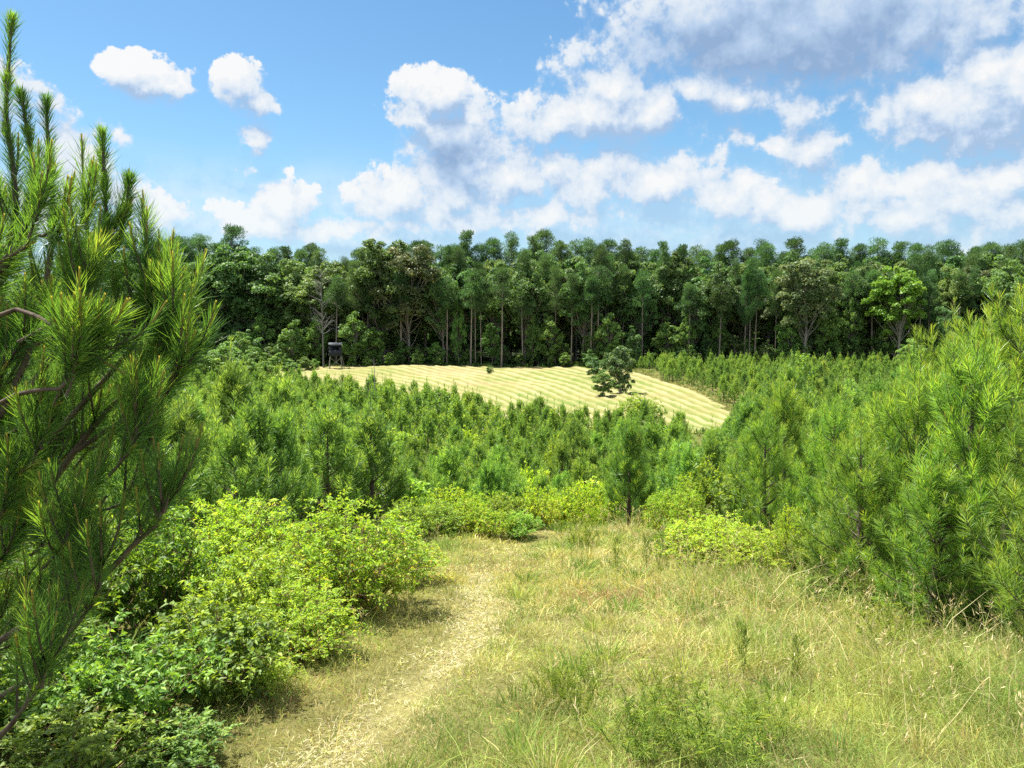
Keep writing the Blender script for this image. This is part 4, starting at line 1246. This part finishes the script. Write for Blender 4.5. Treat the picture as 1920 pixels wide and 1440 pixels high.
def boxes(lst):
    mb = MB()
    for (c, s) in lst:
        c = np.array(c, float); s = np.array(s, float) / 2
        v = c + s * np.array([[-1, -1, -1], [1, -1, -1], [1, 1, -1], [-1, 1, -1], [-1, -1, 1], [1, -1, 1], [1, 1, 1], [-1, 1, 1]])
        mb.add(v, [[0, 3, 2, 1], [4, 5, 6, 7], [0, 1, 5, 4], [1, 2, 6, 5], [2, 3, 7, 6], [3, 0, 4, 7]])
    return mb


y0 = 121.0
pt = at(629, 667, y0); gx0 = float(pt[0]); g0 = float(G(gx0, y0)); fl = float(pt[2] - g0)
e = bpy.data.objects.new('deer_stand', None); COL.objects.link(e); e.location = (gx0, y0, g0); e.rotation_euler = (0, 0, R(12))
tag(e, 'dark box shaped deer stand raised on wooden legs beside the dead tree', 'deer stand')
w, d_, hh, t_ = 1.95, 1.6, 1.75, .06
# front wall with a window slot: built of pieces round the opening
cab = boxes([
    ((0, 0, fl + .04), (w, d_, .08)),
    ((0, -d_ / 2 + t_ / 2, fl + .08 + .42), (w, t_, .84)), ((0, -d_ / 2 + t_ / 2, fl + hh - .12), (w, t_, .24)),
    ((-w / 2 + .2, -d_ / 2 + t_ / 2, fl + 1.14), (.4, t_, .44)), ((w / 2 - .2, -d_ / 2 + t_ / 2, fl + 1.14), (.4, t_, .44)),
    ((0, d_ / 2 - t_ / 2, fl + .08 + .76), (w, t_, 1.52)),
    ((-w / 2 + t_ / 2, 0, fl + .5), (t_, d_ - 2 * t_ - .004, .84)), ((-w / 2 + t_ / 2, 0, fl + hh - .12), (t_, d_ - 2 * t_ - .004, .24)),
    ((w / 2 - t_ / 2, 0, fl + .84), (t_, d_ - 2 * t_ - .004, 1.52))])
obj('cabin', make_mesh('stand_cabin', cab, [M_CAB]), e)
rf = MB()
V = np.array([[-1.02, -.9, 0], [1.02, -.9, 0], [1.02, .9, .0], [-1.02, .9, .0], [-1.02, 0, .26], [1.02, 0, .26]])
V = np.concatenate([V, V + [0, 0, .05]]) + [0, 0, fl + hh + .003]
rf.add(V, [[6, 7, 11, 10], [10, 11, 8, 9], [0, 4, 5, 1], [4, 3, 2, 5], [0, 1, 7, 6], [3, 9, 8, 2]]); rf.add(V, [[0, 6, 10, 4], [4, 10, 9, 3], [1, 5, 11, 7], [5, 2, 8, 11]])
obj('roof', make_mesh('stand_roof', rf, [M_ROOF]), e)
for sx in (-1, 1):
    for sy in (-1, 1):
        lg = MB(); tubes(lg, [[sx * 1.0, sy * .85, -.15]], [[sx * .9, sy * .77, fl * .5]], [[sx * .8, sy * .68, fl]], .07, .065, 3, 4)
        obj('leg', make_mesh('stand_leg', lg, [M_POST]), e)
for (a, b) in (((-.98, -.84, .3), (.84, -.72, fl - .3)), ((.98, .84, .3), (-.84, .72, fl - .3)), ((-.98, .84, .3), (-.84, -.72, fl - .3))):
    bm_ = MB(); a = np.array(a); b = np.array(b); tubes(bm_, [a], [(a + b) / 2], [b], .04, .04, 2, 4)
    obj('brace', make_mesh('stand_brace', bm_, [M_POST]), e)
ld = MB()
for sx in (-.22, .22):
    tubes(ld, [[1.35 + sx * .3, sx, -.05]], [[1.2, sx, fl * .5]], [[.95, sx, fl + .1]], .03, .03, 2, 4)
for k in range(6):
    f = (k + .6) / 6.4
    tubes(ld, [[1.38 - .42 * f, -.22, fl * f]], [[1.38 - .42 * f, 0, fl * f]], [[1.38 - .42 * f, .22, fl * f]], .025, .025, 1, 4)
obj('ladder', make_mesh('stand_ladder', ld, [M_POST]), e)

print('plants built', round(time.time() - T0, 1))
#@@SKY
# ------------------------------------------------------------------ sun, sky and clouds
SUN_EL, SUN_AZ = 67.0, -58.0           # azimuth from straight ahead (+Y), positive to the right
EXPO = 1.5
SKY_STRENGTH = .055
sl = bpy.data.lights.new('sun', 'SUN'); sl.energy = 5.0; sl.angle = R(.53); sl.color = (1, .955, .88)
so = bpy.data.objects.new('sun', sl); COL.objects.link(so)
so.rotation_euler = (R(90 - SUN_EL), 0, R(180 - SUN_AZ))
so.location = (-20, 30, 60)

world = bpy.data.worlds.new('World'); SC.world = world; world.use_nodes = True
nt = world.node_tree; N, L = nt.nodes, nt.links; N.clear()
wout = N.new('ShaderNodeOutputWorld')
sky = N.new('ShaderNodeTexSky'); sky.sky_type = 'NISHITA'; sky.sun_disc = False
sky.sun_elevation = R(SUN_EL); sky.sun_rotation = R(SUN_AZ)
sky.altitude = 200; sky.air_density = 1.0; sky.dust_density = .6; sky.ozone_density = 1.6
tc = N.new('ShaderNodeTexCoord')


def math_(op, a, b=None, c=None, clamp=False):
    n = N.new('ShaderNodeMath'); n.operation = op; n.use_clamp = clamp
    for i, v in enumerate((a, b, c)):
        if v is None:
            continue
        if isinstance(v, (int, float)):
            n.inputs[i].default_value = v
        else:
            L.new(v, n.inputs[i])
    return n.outputs[0]


def vmath(op, a, b):
    n = N.new('ShaderNodeVectorMath'); n.operation = op
    for i, v in enumerate((a, b)):
        if isinstance(v, tuple):
            n.inputs[i].default_value = v
        else:
            L.new(v, n.inputs[i])
    return n.outputs['Value'] if op == 'LENGTH' else n.outputs[0]


def maprange(v, a, b, c=0.0, d=1.0, smooth=True):
    n = N.new('ShaderNodeMapRange'); n.interpolation_type = 'SMOOTHSTEP' if smooth else 'LINEAR'
    n.inputs['From Min'].default_value = a; n.inputs['From Max'].default_value = b
    n.inputs['To Min'].default_value = c; n.inputs['To Max'].default_value = d
    L.new(v, n.inputs['Value']); return n.outputs['Result']


sep = N.new('ShaderNodeSeparateXYZ'); L.new(tc.outputs['Generated'], sep.inputs[0])
az = math_('ARCTAN2', sep.outputs['X'], sep.outputs['Y'])
el = math_('ARCSINE', sep.outputs['Z'])
cmb = N.new('ShaderNodeCombineXYZ'); L.new(az, cmb.inputs[0]); L.new(el, cmb.inputs[1])
UV0 = cmb.outputs[0]


def azel(px, py):
    d = ray(px, py); d = d / np.linalg.norm(d)
    return math.atan2(d[0], d[1]), math.asin(d[2])


def noise(vec, scale, detail=8, rough=.55, dim='2D', off=(0, 0, 0)):
    n = N.new('ShaderNodeTexNoise'); n.noise_dimensions = dim
    n.inputs['Scale'].default_value = scale; n.inputs['Detail'].default_value = detail; n.inputs['Roughness'].default_value = rough
    L.new(vmath('ADD', vec, off), n.inputs['Vector']); return n


# clouds: centre x, y, half width, half height in photo pixels, weight
CLOUDS = [
    (270, 142, 66, 34, 1.0), (230, 130, 36, 28, 1.0), (312, 160, 36, 20, .9),
    (450, 162, 38, 38, .9), (474, 196, 32, 24, .8), (490, 255, 28, 20, .75), (480, 285, 22, 30, .45), (478, 325, 26, 12, .4), (541, 320, 14, 10, .4),
    (825, 188, 70, 44, 1.2), (775, 212, 40, 30, 1.15), (888, 215, 34, 34, 1.1), (850, 255, 78, 62, 1.15), (870, 315, 84, 66, 1.1), (860, 370, 100, 46, .95),
    (1125, 218, 150, 50, 1.1), (1150, 172, 66, 44, 1.1), (1060, 228, 80, 40, 1.0), (1225, 210, 60, 44, 1.0),
    (1310, 160, 100, 36, .9), (1380, 182, 80, 30, .9),
    (960, 335, 90, 46, 1.0), (1040, 320, 44, 34, 1.0), (1110, 345, 110, 60, .75), (1240, 350, 70, 46, 1.0), (1180, 310, 120, 34, .6),
    (755, 372, 70, 46, 1.0), (720, 390, 60, 36, .9), (540, 388, 52, 36, .9), (500, 420, 80, 30, .8), (600, 432, 120, 24, .75), (850, 410, 140, 28, .9), (740, 425, 160, 26, .8),
    (1370, 375, 70, 44, .95), (1440, 385, 50, 34, .95), (1500, 405, 120, 30, .9), (1620, 395, 120, 32, .85), (1690, 405, 110, 34, .95), (1000, 405, 120, 34, .75),
    (1660, 350, 90, 36, .85), (1600, 365, 60, 28, .8), (1770, 325, 60, 20, .8), (1860, 332, 90, 26, .95), (1810, 378, 80, 34, .9), (1890, 400, 90, 36, .8),
    (1520, 285, 48, 42, 1.0), (1455, 268, 32, 22, .7), (1490, 220, 56, 44, .7), (1400, 248, 36, 18, .6), (1590, 180, 50, 26, .5),
    (1850, 200, 140, 76, 1.4), (1835, 150, 60, 50, 1.25), (1930, 170, 120, 70, 1.25), (1760, 200, 70, 40, 1.1), (1740, 245, 80, 26, .9), (1880, 260, 150, 30, .9),
    (1500, 55, 330, 90, 1.15), (1330, 40, 170, 90, .95), (1480, 100, 200, 54, 1.05), (1720, 50, 120, 70, 1.15), (1790, 70, 60, 60, 1.05), (1700, 110, 60, 34, .8), (1620, 30, 220, 90, 1.0),
    (145, 315, 60, 56, .85), (180, 350, 80, 40, .8), (300, 405, 40, 30, .9), (60, 170, 40, 16, .4), (90, 420, 160, 50, .7),
    (2150, 160, 220, 80, 1.1), (-160, 180, 160, 60, 1.0), (-300, 380, 260, 60, .9), (2300, 380, 300, 60, .9),
]
GREYS = [(850, 300, 50, 70), (1480, 60, 330, 80), (1400, 95, 210, 46), (1560, 110, 160, 46)]

kk = 1 / FPX


LIN = lambda *c: tuple((v / 255 / 12.92 if v < 10 else ((v / 255 + .055) / 1.055) ** 2.4) / 2 ** EXPO / SKY_STRENGTH for v in c)


BG = bpy.data.node_groups.new('cloud_lobe', 'ShaderNodeTree')
for nm, tp in (('acc', 'NodeSocketFloat'), ('p', 'NodeSocketVector'), ('centre', 'NodeSocketVector'), ('inv', 'NodeSocketVector'), ('weight', 'NodeSocketFloat')):
    BG.interface.new_socket(nm, in_out='INPUT', socket_type=tp)
BG.interface.new_socket('acc', in_out='OUTPUT', socket_type='NodeSocketFloat')
gi = BG.nodes.new('NodeGroupInput'); go = BG.nodes.new('NodeGroupOutput')
g1 = BG.nodes.new('ShaderNodeVectorMath'); g1.operation = 'SUBTRACT'; g2 = BG.nodes.new('ShaderNodeVectorMath'); g2.operation = 'MULTIPLY'
g3 = BG.nodes.new('ShaderNodeVectorMath'); g3.operation = 'LENGTH'; g4 = BG.nodes.new('ShaderNodeMath'); g4.operation = 'SUBTRACT'; g4.inputs[0].default_value = 1
g5 = BG.nodes.new('ShaderNodeMath'); g5.operation = 'MULTIPLY'; g6 = BG.nodes.new('ShaderNodeMath'); g6.operation = 'SMOOTH_MAX'; g6.inputs[2].default_value = .1
gl_ = BG.links
gl_.new(gi.outputs['p'], g1.inputs[0]); gl_.new(gi.outputs['centre'], g1.inputs[1]); gl_.new(g1.outputs[0], g2.inputs[0]); gl_.new(gi.outputs['inv'], g2.inputs[1])
gl_.new(g2.outputs[0], g3.inputs[0]); gl_.new(g3.outputs['Value'], g4.inputs[1]); gl_.new(g4.outputs[0], g5.inputs[0]); gl_.new(gi.outputs['weight'], g5.inputs[1])
gl_.new(gi.outputs['acc'], g6.inputs[0]); gl_.new(g5.outputs[0], g6.inputs[1]); gl_.new(g6.outputs[0], go.inputs[0])


def blob_field(p, lst):
    acc = None
    for (cx, cy, rx, ry, wt) in lst:
        if cy > 300 and rx > 30:
            rx, ry, wt = rx * 1.12, ry * 1.16, wt * 1.05
        a, e_ = azel(cx, cy)
        n = N.new('ShaderNodeGroup'); n.node_tree = BG
        n.inputs['centre'].default_value = (a, e_, 0); n.inputs['inv'].default_value = (1 / (rx * kk * 1.42), 1 / (ry * kk * 1.42), 0)
        n.inputs['weight'].default_value = wt
        if acc is None:
            n.inputs['acc'].default_value = -.8
        else:
            L.new(acc, n.inputs['acc'])
        L.new(p, n.inputs['p']); acc = n.outputs[0]
    return math_('MAXIMUM', acc, -.7)


def puffs(uv):
    """ragged billows added to the cloud body"""
    f1 = noise(uv, 17.0, 10, .6, off=(1.3, 5.2, 0))
    f2 = noise(uv, 60.0, 6, .6, off=(4.3, .2, 0))
    return math_('ADD', math_('MULTIPLY_ADD', f1.outputs['Fac'], 1.35, -.76), math_('MULTIPLY_ADD', f2.outputs['Fac'], .5, -.25))


def warp(uv):
    w2 = noise(uv, 30.0, 4, .6, off=(3.1, 1.7, 0))
    return vmath('ADD', uv, vmath('MULTIPLY', vmath('SUBTRACT', w2.outputs['Color'], (.5, .5, .5)), (.035, .028, 0)))


# clear-sky colour: paler towards the horizon with summer moisture
hs = N.new('ShaderNodeHueSaturation'); hs.inputs['Saturation'].default_value = 1.16; hs.inputs['Value'].default_value = .93
L.new(sky.outputs[0], hs.inputs['Color'])
tn = N.new('ShaderNodeMix'); tn.data_type = 'RGBA'; tn.blend_type = 'MULTIPLY'; tn.inputs['Factor'].default_value = 1
L.new(hs.outputs[0], tn.inputs[6]); tn.inputs[7].default_value = (.98, 1.16, 1.13, 1)
hz = maprange(el, .24, .02, 0, .55)
mh = N.new('ShaderNodeMix'); mh.data_type = 'RGBA'; L.new(hz, mh.inputs['Factor']); L.new(tn.outputs[2], mh.inputs[6])
mh.inputs[7].default_value = (*LIN(180, 210, 243), 1)
CLEAR = mh.outputs[2]


def background(color):
    b = N.new('ShaderNodeBackground'); b.inputs['Strength'].default_value = SKY_STRENGTH
    L.new(color, b.inputs['Color']); return b.outputs[0]


def cloud_sky(lst, greys):
    d0 = math_('ADD', blob_field(warp(UV0), lst), puffs(UV0))
    bank = math_('MULTIPLY', maprange(noise(vmath('MULTIPLY', UV0, (1, 2.2, 1)), 7.0, 6, .6, off=(2.2, 9, 0)).outputs['Fac'], .3, .58), maprange(el, .22, .1, 0, .62))
    uv1 = vmath('ADD', UV0, (-.008, .024, 0))
    d1 = math_('ADD', blob_field(warp(uv1), lst), puffs(uv1))
    relief = math_('SUBTRACT', d0, d1)          # denser here than towards the sun: a lit edge
    side = math_('MULTIPLY_ADD', relief, 1.0, .5, clamp=True)
    # crisp on the sunlit side, fading out below
    soft = math_('MULTIPLY_ADD', side, -.7, .86)
    alpha = maprange(math_('DIVIDE', math_('ADD', d0, .04), soft), 0, 1)
    lit = math_('ADD', math_('MULTIPLY_ADD', relief, .75, .5, clamp=True), maprange(el, .22, .1, 0, .2), clamp=True)
    lit = math_('MAXIMUM', lit, .3)
    if greys:
        g = None
        for (cx, cy, rx, ry) in greys:
            a, e_ = azel(cx, cy)
            q = vmath('MULTIPLY', vmath('SUBTRACT', UV0, (a, e_, 0)), (1 / (rx * kk), 1 / (ry * kk), 0))
            f = math_('SUBTRACT', 1.0, vmath('LENGTH', q, (0, 0, 0)))
            g = f if g is None else math_('MAXIMUM', g, f)
        lit = math_('MULTIPLY', lit, math_('MULTIPLY_ADD', maprange(g, -.2, .6), -.47, 1.0))
    cc = N.new('ShaderNodeValToRGB')
    ramp(cc, [(.12, LIN(142, 171, 209)), (.4, LIN(186, 209, 237)), (.66, LIN(226, 236, 247)), (1.0, LIN(252, 252, 251))])
    L.new(lit, cc.inputs['Fac'])
    alpha = math_('MAXIMUM', alpha, bank)
    am = math_('MULTIPLY', alpha, maprange(el, -.02, .2, .6, .96))
    mc = N.new('ShaderNodeMix'); mc.data_type = 'RGBA'; L.new(am, mc.inputs['Factor']); L.new(CLEAR, mc.inputs[6]); L.new(cc.outputs['Color'], mc.inputs[7])
    return background(mc.outputs[2])


def fill_sky():  # unseen clouds behind and overhead, made denser and overbright as added fill light
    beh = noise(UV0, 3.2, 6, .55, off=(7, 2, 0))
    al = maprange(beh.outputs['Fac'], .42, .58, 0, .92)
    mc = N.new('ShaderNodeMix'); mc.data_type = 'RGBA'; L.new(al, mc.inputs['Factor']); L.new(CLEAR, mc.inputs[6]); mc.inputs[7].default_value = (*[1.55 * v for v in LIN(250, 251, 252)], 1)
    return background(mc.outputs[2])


def shader_mix(fac, a, b):
    m = N.new('ShaderNodeMixShader'); L.new(fac, m.inputs[0]); L.new(a, m.inputs[1]); L.new(b, m.inputs[2]); return m.outputs[0]


# the sky is worked out by sectors of azimuth, each with the clouds that reach into it
EDGES = [-420, 250, 640, 960, 1240, 1520, 1760, 2340]
cur = fill_sky()
for a_, b_ in zip(EDGES[:-1], EDGES[1:]):
    lst = [c for c in CLOUDS if c[0] + c[2] * 2.6 + 40 > a_ and c[0] - c[2] * 2.6 - 40 < b_]
    gl = [c for c in GREYS if c[0] + c[2] * 1.3 > a_ and c[0] - c[2] * 1.3 < b_]
    lo = math.atan((a_ - 960) / FPX); hi = math.atan((b_ - 960) / FPX)
    inside = math_('MULTIPLY', math_('GREATER_THAN', az, lo), math_('LESS_THAN', az, hi))
    inside = math_('MULTIPLY', inside, math_('LESS_THAN', el, .60))
    inside = math_('MULTIPLY', inside, math_('GREATER_THAN', el, -.03))
    cur = shader_mix(inside, cur, cloud_sky(lst, gl))
L.new(cur, wout.inputs['Surface'])
world.cycles.sampling_method = 'MANUAL'; world.cycles.sample_map_resolution = 512

# ------------------------------------------------------------------ camera and render settings
cam = bpy.data.cameras.new('camera'); cam.sensor_width = 36; cam.lens = 36 * FPX / 1920
cam.clip_start = .05; cam.clip_end = 5000
co = bpy.data.objects.new('camera', cam); COL.objects.link(co); co.location = CAM
co.rotation_euler = (R(90) - PITCH, 0, 0)
SC.camera = co
SC.render.engine = 'CYCLES'
SC.view_settings.view_transform = 'Standard'; SC.view_settings.look = 'None'
SC.view_settings.exposure = EXPO; SC.view_settings.gamma = 1.0
SC.cycles.max_bounces = 4; SC.cycles.diffuse_bounces = 2; SC.cycles.glossy_bounces = 2; SC.cycles.transmission_bounces = 3
SC.cycles.use_denoising = False; SC.cycles.denoiser = 'OPENIMAGEDENOISE'; SC.cycles.denoising_input_passes = 'RGB_ALBEDO_NORMAL'; SC.cycles.denoising_prefilter = 'ACCURATE'
SC.cycles.sample_clamp_indirect = 6
